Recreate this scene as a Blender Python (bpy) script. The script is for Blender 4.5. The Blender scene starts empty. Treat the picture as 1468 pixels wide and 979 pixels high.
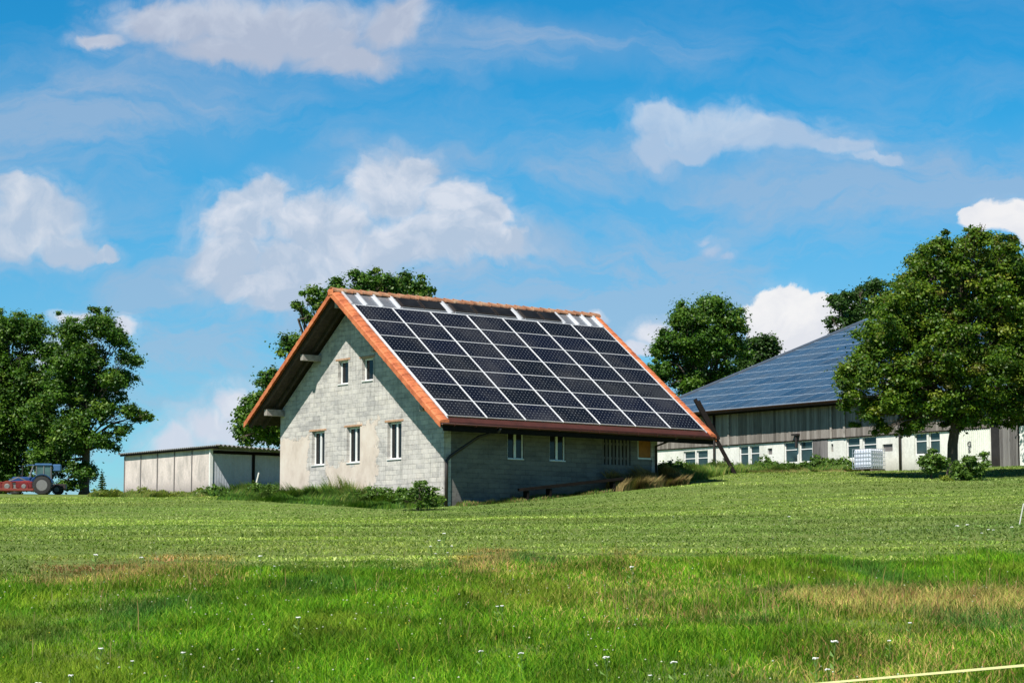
import bpy, math, random
import numpy as np
from mathutils import Vector, Matrix
from mathutils.geometry import tessellate_polygon

random.seed(7)
RNG = np.random.default_rng(11)
S = bpy.context.scene
COL = S.collection
EYE = 1.6
F = 3166.4
PIT = 0.1062465
YAW = 0.6707538
CX, CY, CZ = -5.6042, 77.4629, 9.5746 + EYE
CYW, SYW = math.cos(YAW), math.sin(YAW)
RP = 0.651453            # roof pitch
TA = math.tan(RP)

# ------------------------------------------------------------------ geometry helpers
def hw(u, v, z):
    """building frame (u along the ridge, v across, z) -> world"""
    return Vector((CX + u*CYW - v*SYW, CY + u*SYW + v*CYW, CZ + z))

def at(px, d):
    """ground x of a column of the view at distance d"""
    return (px - 734.0)/F*d

def hz(py, d):
    return EYE + (827.0 - py)/F*d

# terrain: thin plate through surveyed points
_cp = []
for x in (-12, 0, 12): _cp += [(x, -10, -1.9), (x, 0, -1.6)]
for x in (-11, -4, 4, 11): _cp += [(x, 15, -.78 + .006*x), (x, 28, .02 + .008*x)]
for x in (-16, -6, 6): _cp += [(x, 45, .92 + .004*x)]
_cp += [(16, 45, 1.25), (24, 60, 2.3), (-24, 60, 1.5), (-2.3, 74.3, 2.34), (5.3, 80.3, 3.32), (-8.6, 82.2, 2.93),
        (-12, 70, 1.98), (2, 66, 1.95), (10, 70, 2.55), (-25, 80, 2.62), (9, 88, 4.1), (13, 80, 3.45), (16.9, 85, 3.78),
        (23, 85, 4.0), (-18, 98, 3.45), (-13, 98, 3.45), (-22, 110, 4.0), (8, 121.4, 5.25), (11.65, 116.9, 5.42),
        (15.9, 111.4, 5.3), (22.5, 103.2, 5.1), (17.8, 106, 5.0), (30, 100, 5.2), (0, 105, 4.3), (-36, 150, 5.55), (-36, 168, 6.25),
        (-30, 165, 6.1), (-48, 165, 6.1), (10, 150, 6.0), (40, 130, 6.0), (-20, 150, 5.3), (-40, 110, 4.0), (40, 60, 2.6),
        (-40, 40, .6), (40, 30, .9), (40, 0, -1.2), (-40, 0, -1.8), (60, 170, 6.0), (-70, 170, 5.8), (0, 210, 4.6),
        (-40, 215, 5.2), (50, 220, 4.0), (0, 300, -1), (-80, 300, -1), (90, 300, -1), (-110, 60, .5), (110, 60, 2.5), (-120, 180, 4), (120, 180, 4)]
_cp = np.array(_cp, float)
def _phi(r2): return np.where(r2 > 1e-9, .5*r2*np.log(np.maximum(r2, 1e-9)), 0)
_n = len(_cp)
_K = _phi(((_cp[:, None, :2] - _cp[None, :, :2])**2).sum(-1)) + np.eye(_n)*.4
_P = np.c_[np.ones(_n), _cp[:, :2]]
_A = np.block([[_K, _P], [_P.T, np.zeros((3, 3))]])
_W = np.linalg.solve(_A, np.r_[_cp[:, 2], 0, 0, 0])
def gz(x, y):
    x = np.atleast_1d(np.asarray(x, float)); y = np.atleast_1d(np.asarray(y, float))
    out = np.empty(x.shape)
    fx, fy = x.ravel(), y.ravel(); o = np.empty(fx.shape)
    for i in range(0, len(fx), 20000):
        a, b = fx[i:i+20000], fy[i:i+20000]
        ac = np.clip(a, -120, 120); bc = np.clip(b, -30, 300)
        r2 = (ac[:, None]-_cp[None, :, 0])**2 + (bc[:, None]-_cp[None, :, 1])**2
        z = _phi(r2) @ _W[:_n] + _W[_n] + _W[_n+1]*ac + _W[_n+2]*bc
        over = np.hypot(a-ac, b-bc)
        z = z - 25*(1-np.exp(-over/400.0))
        o[i:i+20000] = z
    out = o.reshape(x.shape) + EYE
    return out
def g1(x, y): return float(gz(x, y)[0])

def vnoise(x, y, seed=0):
    """smooth value noise in 0..1"""
    x = np.asarray(x, float); y = np.asarray(y, float)
    xi = np.floor(x).astype(np.int64); yi = np.floor(y).astype(np.int64)
    fx = x-xi; fy = y-yi; fx = fx*fx*(3-2*fx); fy = fy*fy*(3-2*fy)
    def h(a, b):
        n = (a*374761393 + b*668265263 + seed*1442695) & 0x7fffffff
        n = ((n ^ (n >> 13))*1274126177) & 0x7fffffff
        n = n ^ (n >> 16)
        return (n & 0xffff)/65535.0
    return (h(xi, yi)*(1-fx)+h(xi+1, yi)*fx)*(1-fy) + (h(xi, yi+1)*(1-fx)+h(xi+1, yi+1)*fx)*fy
def fbm(x, y, seed=0, o=4):
    s = 0; a = .5; t = 0
    for i in range(o):
        s = s + a*vnoise(np.asarray(x)*2**i, np.asarray(y)*2**i, seed+i*17); t += a; a *= .5
    return s/t

# ------------------------------------------------------------------ material helpers
def newmat(name):
    m = bpy.data.materials.new(name); m.use_nodes = True
    nt = m.node_tree; b = nt.nodes['Principled BSDF']
    return m, nt, b
def N(nt, typ, **kw):
    n = nt.nodes.new(typ)
    for k, v in kw.items():
        if k.startswith('i_'):
            n.inputs[k[2:].replace('_', ' ')].default_value = v
        else: setattr(n, k, v)
    return n
def L(nt, a, b): nt.links.new(a, b)
def sv(b, k, v): b.inputs[k].default_value = v
def ramp(nt, fac, stops, interp='LINEAR'):
    r = nt.nodes.new('ShaderNodeValToRGB'); r.color_ramp.interpolation = interp
    els = r.color_ramp.elements
    while len(els) < len(stops): els.new(.5)
    for e, (p, c) in zip(els, stops):
        e.position = p; e.color = (c[0], c[1], c[2], 1) if not isinstance(c, (int, float)) else (c, c, c, 1)
    L(nt, fac, r.inputs[0]); return r.outputs[0]
def mixc(nt, fac, a, b, mode='MIX'):
    m = nt.nodes.new('ShaderNodeMix'); m.data_type = 'RGBA'; m.blend_type = mode
    for sock, val in ((m.inputs[0], fac), (m.inputs[6], a), (m.inputs[7], b)):
        if hasattr(val, 'is_output') or isinstance(val, bpy.types.NodeSocket): L(nt, val, sock)
        elif isinstance(val, (int, float)): sock.default_value = val
        else: sock.default_value = (*val, 1)
    return m.outputs[2]
def math_(nt, op, a, b=None, c=None, clamp=False):
    m = nt.nodes.new('ShaderNodeMath'); m.operation = op; m.use_clamp = clamp
    for i, v in enumerate((a, b, c)):
        if v is None: continue
        if isinstance(v, bpy.types.NodeSocket): L(nt, v, m.inputs[i])
        else: m.inputs[i].default_value = v
    return m.outputs[0]
def ocoord(nt, scale=(1, 1, 1), which='Object', loc=(0, 0, 0)):
    tc = nt.nodes.new('ShaderNodeTexCoord'); mp = nt.nodes.new('ShaderNodeMapping')
    mp.inputs['Scale'].default_value = scale; mp.inputs['Location'].default_value = loc
    L(nt, tc.outputs[which], mp.inputs[0]); return mp.outputs[0]
def noise(nt, vec, scale, detail=5, rough=.55, out=0, dist=0):
    n = nt.nodes.new('ShaderNodeTexNoise'); n.inputs['Scale'].default_value = scale
    n.inputs['Detail'].default_value = detail; n.inputs['Roughness'].default_value = rough
    n.inputs['Distortion'].default_value = dist
    L(nt, vec, n.inputs['Vector']); return n.outputs[out]
def bump(nt, b, h, strength=.4, dist=.02):
    n = nt.nodes.new('ShaderNodeBump'); n.inputs['Strength'].default_value = strength; n.inputs['Distance'].default_value = dist
    L(nt, h, n.inputs['Height']); L(nt, n.outputs[0], b.inputs['Normal'])

M = {}
def simple(name, col, rough=.7, metal=0, var=.25, scale=6, stretch=(1, 1, 1), bmp=.2, spec=.5, dark=None):
    m, nt, b = newmat(name)
    v = ocoord(nt, stretch)
    f = noise(nt, v, scale, 6, .65)
    d = dark or tuple(c*(1-var) for c in col); li = tuple(min(1, c*(1+var*.6)) for c in col)
    c = ramp(nt, f, [(.3, d), (.5, col), (.72, li)])
    L(nt, c, b.inputs['Base Color']); sv(b, 'Roughness', rough); sv(b, 'Metallic', metal)
    try: sv(b, 'Specular IOR Level', spec)
    except Exception: pass
    if bmp: bump(nt, b, f, bmp)
    M[name] = m; return m

simple('white_frame', (.72, .72, .70), .45, var=.12, scale=3, bmp=0)
simple('dark_wood', (.014, .012, .011), 1, var=.5, scale=5, stretch=(1, 6, 6), spec=.05)
simple('soffit_wood', (.045, .034, .026), .9, var=.5, scale=4, stretch=(1, 1, 1))
simple('beam_wood', (.30, .27, .24), .85, var=.4, scale=5)
simple('aluminium', (.62, .63, .65), .45, 0.1, var=.08, scale=3, bmp=0)
simple('rail_metal', (.82, .83, .84), .4, 0.2, var=.06, scale=3, bmp=0)
simple('zinc', (.50, .53, .57), .32, .75, var=.15, scale=2, bmp=.05)
simple('zinc_light', (.56, .58, .61), .4, .3, var=.1, scale=2, bmp=0)
simple('copper_brown', (.065, .018, .013), .6, .1, var=.3, scale=3, bmp=.05)
simple('pipe_dark', (.035, .028, .026), .5, .3, var=.3, scale=3, bmp=0)
simple('amber_board', (.32, .115, .015), .7, var=.3, scale=4)
simple('rubber', (.02, .02, .02), .8, var=.3)
simple('tractor_blue', (.015, .05, .16), .35, 0, var=.2, scale=2, bmp=0)  # tractor, red machine and rim colours darkened to stand in for tree shade
simple('tractor_light_blue', (.05, .12, .25), .35, 0, var=.15, scale=2, bmp=0)
simple('machine_red', (.15, .010, .010), .4, 0, var=.3, scale=3, bmp=0)
simple('machine_orange', (.17, .03, .018), .4, 0, var=.3, scale=3, bmp=0)
simple('rim_white', (.16, .16, .155), .5, var=.15, bmp=0)
simple('tank_white', (.62, .66, .74), .35, var=.08, scale=3, bmp=0)
simple('galvanised', (.50, .53, .58), .4, .6, var=.15, scale=4, bmp=0)
simple('pallet_wood', (.12, .09, .07), .9, var=.3)
simple('white_stick', (.55, .54, .50), .6, var=.12, bmp=0)
simple('tape_yellow', (.62, .62, .28), .5, var=.12, scale=40, bmp=0)
simple('bark', (.085, .066, .05), .95, var=.5, scale=7, stretch=(1, 1, .25), bmp=.7)
simple('inside_dark', (.012, .012, .013), 1, var=.1, bmp=0)
simple('letter_black', (.09, .09, .09), .7, var=.1, bmp=0)
simple('old_white', (.70, .70, .66), .8, var=.15, scale=5)

def glass_mat(name, col, rough=.06, spec=.6):
    m, nt, b = newmat(name)
    v = ocoord(nt); f = noise(nt, v, 1.6, 2)
    L(nt, ramp(nt, f, [(.35, tuple(c*.6 for c in col)), (.65, col)]), b.inputs['Base Color'])
    sv(b, 'Roughness', rough); sv(b, 'Specular IOR Level', spec); bump(nt, b, f, .05, .05)
    M[name] = m
glass_mat('glass', (.018, .019, .02), .1, .3); glass_mat('barn_glass', (.035, .06, .06), .12)
glass_mat('cab_glass', (.07, .13, .12), .1)

# terracotta
m, nt, b = newmat('terracotta'); v = ocoord(nt)
f = noise(nt, v, 2.2, 6, .65); f2 = noise(nt, v, 9, 5, .7)
c = ramp(nt, f, [(.3, (.28, .065, .025)), (.5, (.50, .14, .05)), (.72, (.62, .22, .085))])
li = ramp(nt, f2, [(.60, 0), (.70, 1)])
c = mixc(nt, math_(nt, 'MULTIPLY', li, .55), c, (.30, .24, .12))
li2 = ramp(nt, noise(nt, v, 16, 3, .6), [(.30, 1), (.38, 0)])
c = mixc(nt, math_(nt, 'MULTIPLY', li2, .6), c, (.16, .05, .03))
L(nt, c, b.inputs['Base Color']); sv(b, 'Roughness', .75); bump(nt, b, f2, .3, .02); M['terracotta'] = m
m2, nt, b = newmat('ridge_tile'); v = ocoord(nt)
f = noise(nt, v, 2.4, 6, .7); c = ramp(nt, f, [(.3, (.20, .10, .06)), (.5, (.42, .19, .10)), (.68, (.46, .33, .22))])
L(nt, c, b.inputs['Base Color']); sv(b, 'Roughness', .8); bump(nt, b, f, .3, .02); M['ridge_tile'] = m2

# masonry of the house
def masonry(name, ax, plaster_boxes=(), base=(.46, .44, .42), stain=.3, lum=1.0):
    m, nt, b = newmat(name)
    tc = nt.nodes.new('ShaderNodeTexCoord'); sp = nt.nodes.new('ShaderNodeSeparateXYZ'); L(nt, tc.outputs['Object'], sp.inputs[0])
    cb = nt.nodes.new('ShaderNodeCombineXYZ'); L(nt, sp.outputs[ax], cb.inputs[0]); L(nt, sp.outputs[2], cb.inputs[1])
    wob = N(nt, 'ShaderNodeTexNoise', i_Scale=1.3); wob.inputs['Detail'].default_value = 3; L(nt, tc.outputs['Object'], wob.inputs['Vector'])
    vm = N(nt, 'ShaderNodeVectorMath', operation='SCALE'); L(nt, wob.outputs[1], vm.inputs[0]); vm.inputs['Scale'].default_value = .025
    va = N(nt, 'ShaderNodeVectorMath', operation='ADD'); L(nt, cb.outputs[0], va.inputs[0]); L(nt, vm.outputs[0], va.inputs[1])
    br = N(nt, 'ShaderNodeTexBrick'); L(nt, va.outputs[0], br.inputs['Vector'])
    br.inputs['Scale'].default_value = 1; br.inputs['Brick Width'].default_value = .46; br.inputs['Row Height'].default_value = .165
    br.inputs['Mortar Size'].default_value = .009; br.inputs['Mortar Smooth'].default_value = .3; br.inputs['Bias'].default_value = .1
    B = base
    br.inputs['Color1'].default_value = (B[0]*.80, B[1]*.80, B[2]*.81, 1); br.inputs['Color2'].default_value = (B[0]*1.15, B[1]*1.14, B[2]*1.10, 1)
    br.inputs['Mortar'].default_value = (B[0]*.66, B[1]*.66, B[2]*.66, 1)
    big = noise(nt, tc.outputs['Object'], .9, 6, .6); fine = noise(nt, tc.outputs['Object'], 7, 6, .7)
    c = mixc(nt, 1.0, br.outputs[0], ramp(nt, big, [(.3, (.72, .73, .75)), (.52, (1, 1, 1)), (.7, (1.16, 1.14, 1.10))]), 'MULTIPLY')
    c = mixc(nt, 1.0, c, ramp(nt, fine, [(.3, (.80, .80, .80)), (.5, (.99, .99, .99)), (.72, (1.14, 1.14, 1.14))]), 'MULTIPLY')
    # smeared render left on the blocks
    smear = ramp(nt, noise(nt, ocoord(nt, (1.2, 1.2, 2.6)), 1.1, 7, .7, dist=.6), [(.46, 0), (.58, 1)])
    c = mixc(nt, math_(nt, 'MULTIPLY', smear, .6), c, (B[0]*1.3, B[1]*1.28, B[2]*1.24))
    # drips and stains
    st = noise(nt, ocoord(nt, (5, 5, .45)), 1.2, 6, .7)
    c = mixc(nt, math_(nt, 'MULTIPLY', ramp(nt, st, [(.52, 0), (.72, 1)]), stain), c, (.17, .165, .15))
    if plaster_boxes:
        tot = None
        edge = noise(nt, tc.outputs['Object'], 1.7, 7, .7)
        for (a0, z0, ha, hb) in plaster_boxes:
            da = math_(nt, 'SUBTRACT', ha, math_(nt, 'ABSOLUTE', math_(nt, 'SUBTRACT', sp.outputs[ax], a0)))
            dz = math_(nt, 'SUBTRACT', hb, math_(nt, 'ABSOLUTE', math_(nt, 'SUBTRACT', sp.outputs[2], z0)))
            d = math_(nt, 'MINIMUM', da, dz)
            tot = d if tot is None else math_(nt, 'MAXIMUM', tot, d)
        tot = math_(nt, 'ADD', tot, math_(nt, 'MULTIPLY', math_(nt, 'SUBTRACT', edge, .5), 1.5))
        msk = ramp(nt, math_(nt, 'MULTIPLY_ADD', tot, 3, .5), [(.46, 0), (.56, 1)])
        rim = ramp(nt, math_(nt, 'MULTIPLY_ADD', tot, 3, .5), [(.40, 0), (.50, 1), (.58, 0)])
        pc = ramp(nt, noise(nt, ocoord(nt, (1, 1, .6)), 1.6, 7, .7), [(.3, (.46, .39, .33)), (.5, (.58, .50, .43)), (.7, (.64, .58, .51))])
        c = mixc(nt, math_(nt, 'MULTIPLY', rim, .5), c, (.16, .13, .10))
        c = mixc(nt, msk, c, pc)
        hgt = math_(nt, 'MAXIMUM', math_(nt, 'SUBTRACT', 1, br.outputs[1]), math_(nt, 'MULTIPLY', msk, 1.6))
    else:
        hgt = math_(nt, 'SUBTRACT', 1, br.outputs[1])
    hgt = math_(nt, 'ADD', hgt, math_(nt, 'MULTIPLY', fine, .5))
    L(nt, c, b.inputs['Base Color']); sv(b, 'Roughness', .92); sv(b, 'Specular IOR Level', .2)
    bump(nt, b, hgt, .6, .02); M[name] = m
ZB = -7.2          # local zero of the house = this z of the survey
masonry('gable_blocks', 1, [(4.9, 1.0, 1.15, 1.75), (.1, 1.9, .75, 1.15), (1.2, .9, 1.2, .75)], stain=.6)
masonry('shaded_side_blocks', 0, [], (.145, .14, .134), .4)  # same block masonry, with the long wall's shade put into a darker base colour

# pale concrete sheet of the shed
def sheet(name, col, dirt, vec=(1, 1, .35), amt=.6, blotch=1.3):
    m, nt, b = newmat(name)
    v = ocoord(nt, vec); f = noise(nt, v, blotch, 8, .7, dist=.5); f2 = noise(nt, ocoord(nt), 9, 6, .7)
    c = mixc(nt, math_(nt, 'MULTIPLY', ramp(nt, f, [(.42, 0), (.66, 1)]), amt), col, dirt)
    c = mixc(nt, 1, c, ramp(nt, f2, [(.3, (.85, .85, .85)), (.7, (1.1, 1.1, 1.1))]), 'MULTIPLY')
    spz = nt.nodes.new('ShaderNodeSeparateXYZ'); L(nt, ocoord(nt), spz.inputs[0])
    splash = ramp(nt, math_(nt, 'ADD', math_(nt, 'MULTIPLY', spz.outputs[2], .9), math_(nt, 'MULTIPLY', math_(nt, 'SUBTRACT', f, .5), 1.6)), [(.15, .65), (.75, 0)])
    c = mixc(nt, splash, c, tuple(q*.55 for q in dirt))
    L(nt, c, b.inputs['Base Color']); sv(b, 'Roughness', .85); bump(nt, b, f2, .2, .02); M[name] = m
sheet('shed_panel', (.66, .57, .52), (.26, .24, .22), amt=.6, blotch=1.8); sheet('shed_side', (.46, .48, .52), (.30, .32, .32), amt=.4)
sheet('barn_white', (.72, .72, .66), (.42, .42, .36), (1, 1, .4), .55); sheet('rib_white', (.66, .68, .60), (.50, .50, .42), (1, 1, .3), .3)
sheet('fibre_cement', (.22, .22, .22), (.12, .12, .12))

# weathered boards : tint attribute varies board by board
def boards(name, dark, mid, light):
    m, nt, b = newmat(name)
    at_ = nt.nodes.new('ShaderNodeAttribute'); at_.attribute_name = 'tint'
    g = noise(nt, ocoord(nt, (14, 14, .8)), 1.6, 7, .7); g2 = noise(nt, ocoord(nt, (1, 1, .4)), .8, 4, .6)
    s = math_(nt, 'ADD', math_(nt, 'MULTIPLY', at_.outputs['Fac'], .25), math_(nt, 'ADD', math_(nt, 'MULTIPLY', g, .65), math_(nt, 'MULTIPLY', g2, .25)))
    c = ramp(nt, s, [(.30, dark), (.55, mid), (.85, light)])
    L(nt, c, b.inputs['Base Color']); sv(b, 'Roughness', .9); sv(b, 'Specular IOR Level', .2); bump(nt, b, g, .4, .01); M[name] = m
boards('grey_boards', (.05, .044, .038), (.17, .15, .132), (.34, .31, .28))
boards('brown_boards', (.05, .045, .045), (.15, .14, .135), (.26, .25, .24))

# photovoltaic faces
def pv(name, cw, ch, ca, cb_, dot, line, rough=.12, dsize=.17):
    m, nt, b = newmat(name)
    tc = nt.nodes.new('ShaderNodeTexCoord'); sp = nt.nodes.new('ShaderNodeSeparateXYZ'); L(nt, tc.outputs['Object'], sp.inputs[0])
    def cell(o, s):
        q = math_(nt, 'FRACT', math_(nt, 'DIVIDE', o, s)); q = math_(nt, 'SUBTRACT', q, .5)
        return math_(nt, 'SUBTRACT', .5, math_(nt, 'ABSOLUTE', q))     # 0 on the cell border
    a = cell(sp.outputs[0], cw); c_ = cell(sp.outputs[1], ch)
    dia = math_(nt, 'LESS_THAN', math_(nt, 'ADD', a, c_), dsize)
    lin = math_(nt, 'LESS_THAN', math_(nt, 'MINIMUM', a, c_), .014)
    oi = nt.nodes.new('ShaderNodeObjectInfo')
    base = ramp(nt, oi.outputs['Random'], [(0, ca), (1, cb_)])
    nz = noise(nt, tc.outputs['Object'], 3, 3)
    base = mixc(nt, 1, base, ramp(nt, nz, [(.3, (.75, .75, .8)), (.7, (1.2, 1.2, 1.2))]), 'MULTIPLY')
    c = mixc(nt, lin, base, line); c = mixc(nt, dia, c, dot)
    tg = nt.nodes.new('ShaderNodeNewGeometry'); dn = noise(nt, tg.outputs['Position'], .55, 7, .65)
    c = mixc(nt, ramp(nt, dn, [(.45, 0), (.75, .10)]), c, (.30, .29, .27)); L(nt, ramp(nt, dn, [(.4, rough), (.7, rough+.18)]), b.inputs['Roughness'])
    L(nt, c, b.inputs['Base Color']); sv(b, 'Roughness', rough); sv(b, 'Specular IOR Level', .32)
    M[name] = m
pv('pv_cells', .156, .156, (.005, .007, .010), (.006, .008, .018), (.21, .23, .25), (.016, .018, .024), .17, .14)
pv('barn_pv', .156, .156, (.02, .045, .075), (.045, .085, .13), (.08, .13, .19), (.06, .10, .14), .22, .10)
simple('barn_frame', (.33, .42, .52), .5, 0, var=.2, scale=1, bmp=0)

# foliage : the tint attribute carries the colour of each leaf
def foliage(name, trans=.25, rough=.55, spec=.35):
    m, nt, b = newmat(name)
    at_ = nt.nodes.new('ShaderNodeAttribute'); at_.attribute_name = 'tint'
    L(nt, at_.outputs['Color'], b.inputs['Base Color']); sv(b, 'Roughness', rough); sv(b, 'Specular IOR Level', spec)
    tr = nt.nodes.new('ShaderNodeBsdfTranslucent')
    tcol = mixc(nt, 1, at_.outputs['Color'], (1.3, 1.5, .6), 'MULTIPLY'); L(nt, tcol, tr.inputs[0])
    mx = nt.nodes.new('ShaderNodeMixShader'); mx.inputs[0].default_value = trans
    L(nt, b.outputs[0], mx.inputs[1]); L(nt, tr.outputs[0], mx.inputs[2])
    L(nt, mx.outputs[0], nt.nodes['Material Output'].inputs[0]); M[name] = m
foliage('leaves', .30, .5, .4); foliage('grass', .30, .7, .15)

# ground
m, nt, b = newmat('meadow')
v = ocoord(nt)
f1 = noise(nt, v, .35, 6, .6); f2 = noise(nt, ocoord(nt, (.6, 1, 1)), 3.5, 8, .75); f3 = noise(nt, v, .08, 3, .5)
c = ramp(nt, f2, [(.30, (.07, .115, .022)), (.48, (.13, .19, .042)), (.62, (.19, .25, .07)), (.78, (.28, .33, .12))])
c = mixc(nt, ramp(nt, f1, [(.45, 0), (.75, .45)]), c, (.17, .15, .06))
c = mixc(nt, ramp(nt, f3, [(.4, 0), (.7, .35)]), c, (.07, .13, .025))
L(nt, c, b.inputs['Base Color']); sv(b, 'Roughness', .95); sv(b, 'Specular IOR Level', .1); bump(nt, b, f2, .9, .06); M['meadow'] = m

# ------------------------------------------------------------------ object helpers
def tag(o, label=None, cat=None, group=None, kind=None):
    if label: o['label'] = label
    if cat: o['category'] = cat
    if group: o['group'] = group
    if kind: o['kind'] = kind
    return o
def empty(name, loc, rz=0, label=None, cat=None, group=None):
    o = bpy.data.objects.new(name, None); COL.objects.link(o); o.location = loc; o.rotation_euler = (0, 0, rz)
    o.empty_display_size = .3
    return tag(o, label, cat, group)

class MB:
    def __init__(s): s.v = []; s.f = []; s.mi = []; s.t = []
    def add(s, vs, fs, mi=0, tint=.5):
        o = len(s.v); s.v += [tuple(p) for p in vs]; s.t += [tint]*len(vs)
        for f in fs: s.f.append(tuple(i+o for i in f)); s.mi.append(mi)
    def box(s, x0, x1, y0, y1, z0, z1, mi=0, tint=.5, mat=None):
        vs = [Vector(p) for p in ((x0, y0, z0), (x1, y0, z0), (x1, y1, z0), (x0, y1, z0), (x0, y0, z1), (x1, y0, z1), (x1, y1, z1), (x0, y1, z1))]
        if mat is not None: vs = [mat @ p for p in vs]
        s.add(vs, [(0, 3, 2, 1), (4, 5, 6, 7), (0, 1, 5, 4), (1, 2, 6, 5), (2, 3, 7, 6), (3, 0, 4, 7)], mi, tint)
    def beam(s, a, b, w, h, mi=0, up=(0, 0, 1)):
        a = Vector(a); b = Vector(b); d = (b-a).normalized(); up = Vector(up)
        sd = d.cross(up)
        if sd.length < 1e-4: sd = d.cross(Vector((1, 0, 0)))
        sd.normalize(); u2 = sd.cross(d).normalized()
        vs = [p + sd*x*w/2 + u2*y*h/2 for p in (a, b) for x, y in ((-1, -1), (1, -1), (1, 1), (-1, 1))]
        s.add(vs, [(0, 3, 2, 1), (4, 5, 6, 7), (0, 1, 5, 4), (1, 2, 6, 5), (2, 3, 7, 6), (3, 0, 4, 7)], mi)
    def tube(s, pts, rad, n=8, mi=0, cap=True, arc=(0, 2*math.pi), up0=None):
        pts = [Vector(p) for p in pts]
        if not isinstance(rad, (list, tuple)): rad = [rad]*len(pts)
        full = abs(arc[1]-arc[0]-2*math.pi) < 1e-6
        m = n if full else n+1
        o = []; prev = None
        for i, p in enumerate(pts):
            d = (pts[min(i+1, len(pts)-1)]-pts[max(i-1, 0)]).normalized()
            if prev is None:
                r = Vector(up0) if up0 else (Vector((0, 0, 1)) if abs(d.z) < .9 else Vector((1, 0, 0)))
                x = (r - d*r.dot(d)).normalized()
            else: x = (prev - d*prev.dot(d)).normalized()
            prev = x; y = d.cross(x)
            o += [p + (x*math.cos(a)+y*math.sin(a))*rad[i] for a in [arc[0]+(arc[1]-arc[0])*k/n for k in range(m)]]
        fs = []
        for i in range(len(pts)-1):
            for k in range(n):
                k2 = (k+1) % m
                fs.append((i*m+k, i*m+k2, (i+1)*m+k2, (i+1)*m+k))
        if cap and full:
            fs.append(tuple(range(m))[::-1]); fs.append(tuple((len(pts)-1)*m+k for k in range(m)))
        s.add(o, fs, mi)
    def lathe(s, c, axis, prof, n=20, mi=0):
        """prof : (offset along the axis, radius)"""
        c = Vector(c); ax = Vector(axis).normalized()
        x = ax.orthogonal().normalized(); y = ax.cross(x); vs = []
        for h, r in prof: vs += [c+ax*h+(x*math.cos(2*math.pi*k/n)+y*math.sin(2*math.pi*k/n))*r for k in range(n)]
        fs = [(i*n+k, i*n+(k+1) % n, (i+1)*n+(k+1) % n, (i+1)*n+k) for i in range(len(prof)-1) for k in range(n)]
        fs.append(tuple(range(n))[::-1]); fs.append(tuple((len(prof)-1)*n+k for k in range(n)))
        s.add(vs, fs, mi)
    def prism(s, poly, fn, d0, d1, holes=(), mi=0):
        """2-D outline (with holes) pushed from depth d0 to d1 ; fn(a,b,d) -> point"""
        loops = [list(poly)]+[list(h) for h in holes]
        flat = [p for l in loops for p in l]; n = len(flat)
        tr = tessellate_polygon([[Vector((p[0], p[1], 0)) for p in l] for l in loops])
        vs = [fn(p[0], p[1], d0) for p in flat]+[fn(p[0], p[1], d1) for p in flat]
        fs = [tuple(t) for t in tr]+[tuple(i+n for i in reversed(t)) for t in tr]
        o = 0
        for l in loops:
            k = len(l)
            for i in range(k):
                j = (i+1) % k; fs.append((o+i, o+j, o+j+n, o+i+n))
            o += k
        s.add(vs, fs, mi)
    def gridwall(s, a0, a1, b0, b1, holes, fn, d0, d1):
        xs = sorted({a0, a1, *[v for h in holes for v in (h[0][0], h[1][0])]}); ys = sorted({b0, b1, *[v for h in holes for v in (h[0][1], h[2][1])]})
        def solid(i, j):
            if i < 0 or j < 0 or i >= len(xs)-1 or j >= len(ys)-1: return False
            cx, cy = (xs[i]+xs[i+1])/2, (ys[j]+ys[j+1])/2
            return not any(min(h[0][0], h[1][0]) < cx < max(h[0][0], h[1][0]) and h[0][1] < cy < h[2][1] for h in holes)
        nx, ny = len(xs), len(ys)
        vs = [fn(x, y, d) for d in (d0, d1) for y in ys for x in xs]; I = lambda i, j, k: k*nx*ny+j*nx+i
        fs = []
        for i in range(nx-1):
            for j in range(ny-1):
                if not solid(i, j): continue
                fs.append((I(i, j, 0), I(i+1, j, 0), I(i+1, j+1, 0), I(i, j+1, 0))); fs.append((I(i, j, 1), I(i, j+1, 1), I(i+1, j+1, 1), I(i+1, j, 1)))
                for (di, dj, p, q) in ((-1, 0, (i, j), (i, j+1)), (1, 0, (i+1, j), (i+1, j+1)), (0, -1, (i, j), (i+1, j)), (0, 1, (i, j+1), (i+1, j+1))):
                    if not solid(i+di, j+dj): fs.append((I(*p, 0), I(*q, 0), I(*q, 1), I(*p, 1)))
        s.add(vs, fs)
    def build(s, name, mats, parent=None, bevel=0, smooth=False, label=None):
        me = bpy.data.meshes.new(name); me.from_pydata([tuple(p) for p in s.v], [], s.f)
        if not isinstance(mats, (list, tuple)): mats = [mats]
        for k in mats: me.materials.append(M[k])
        me.polygons.foreach_set('material_index', s.mi)
        a = me.attributes.new('tint', 'FLOAT', 'POINT'); a.data.foreach_set('value', s.t)
        import bmesh
        bm = bmesh.new(); bm.from_mesh(me); bmesh.ops.recalc_face_normals(bm, faces=bm.faces); bm.to_mesh(me); bm.free()
        if smooth: me.polygons.foreach_set('use_smooth', [True]*len(me.polygons))
        me.update()
        o = bpy.data.objects.new(name, me); COL.objects.link(o)
        if parent: o.parent = parent
        if bevel:
            bv = o.modifiers.new('Bevel', 'BEVEL'); bv.width = bevel; bv.segments = 1; bv.limit_method = 'ANGLE'
        if label: o['label'] = label
        return o
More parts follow.
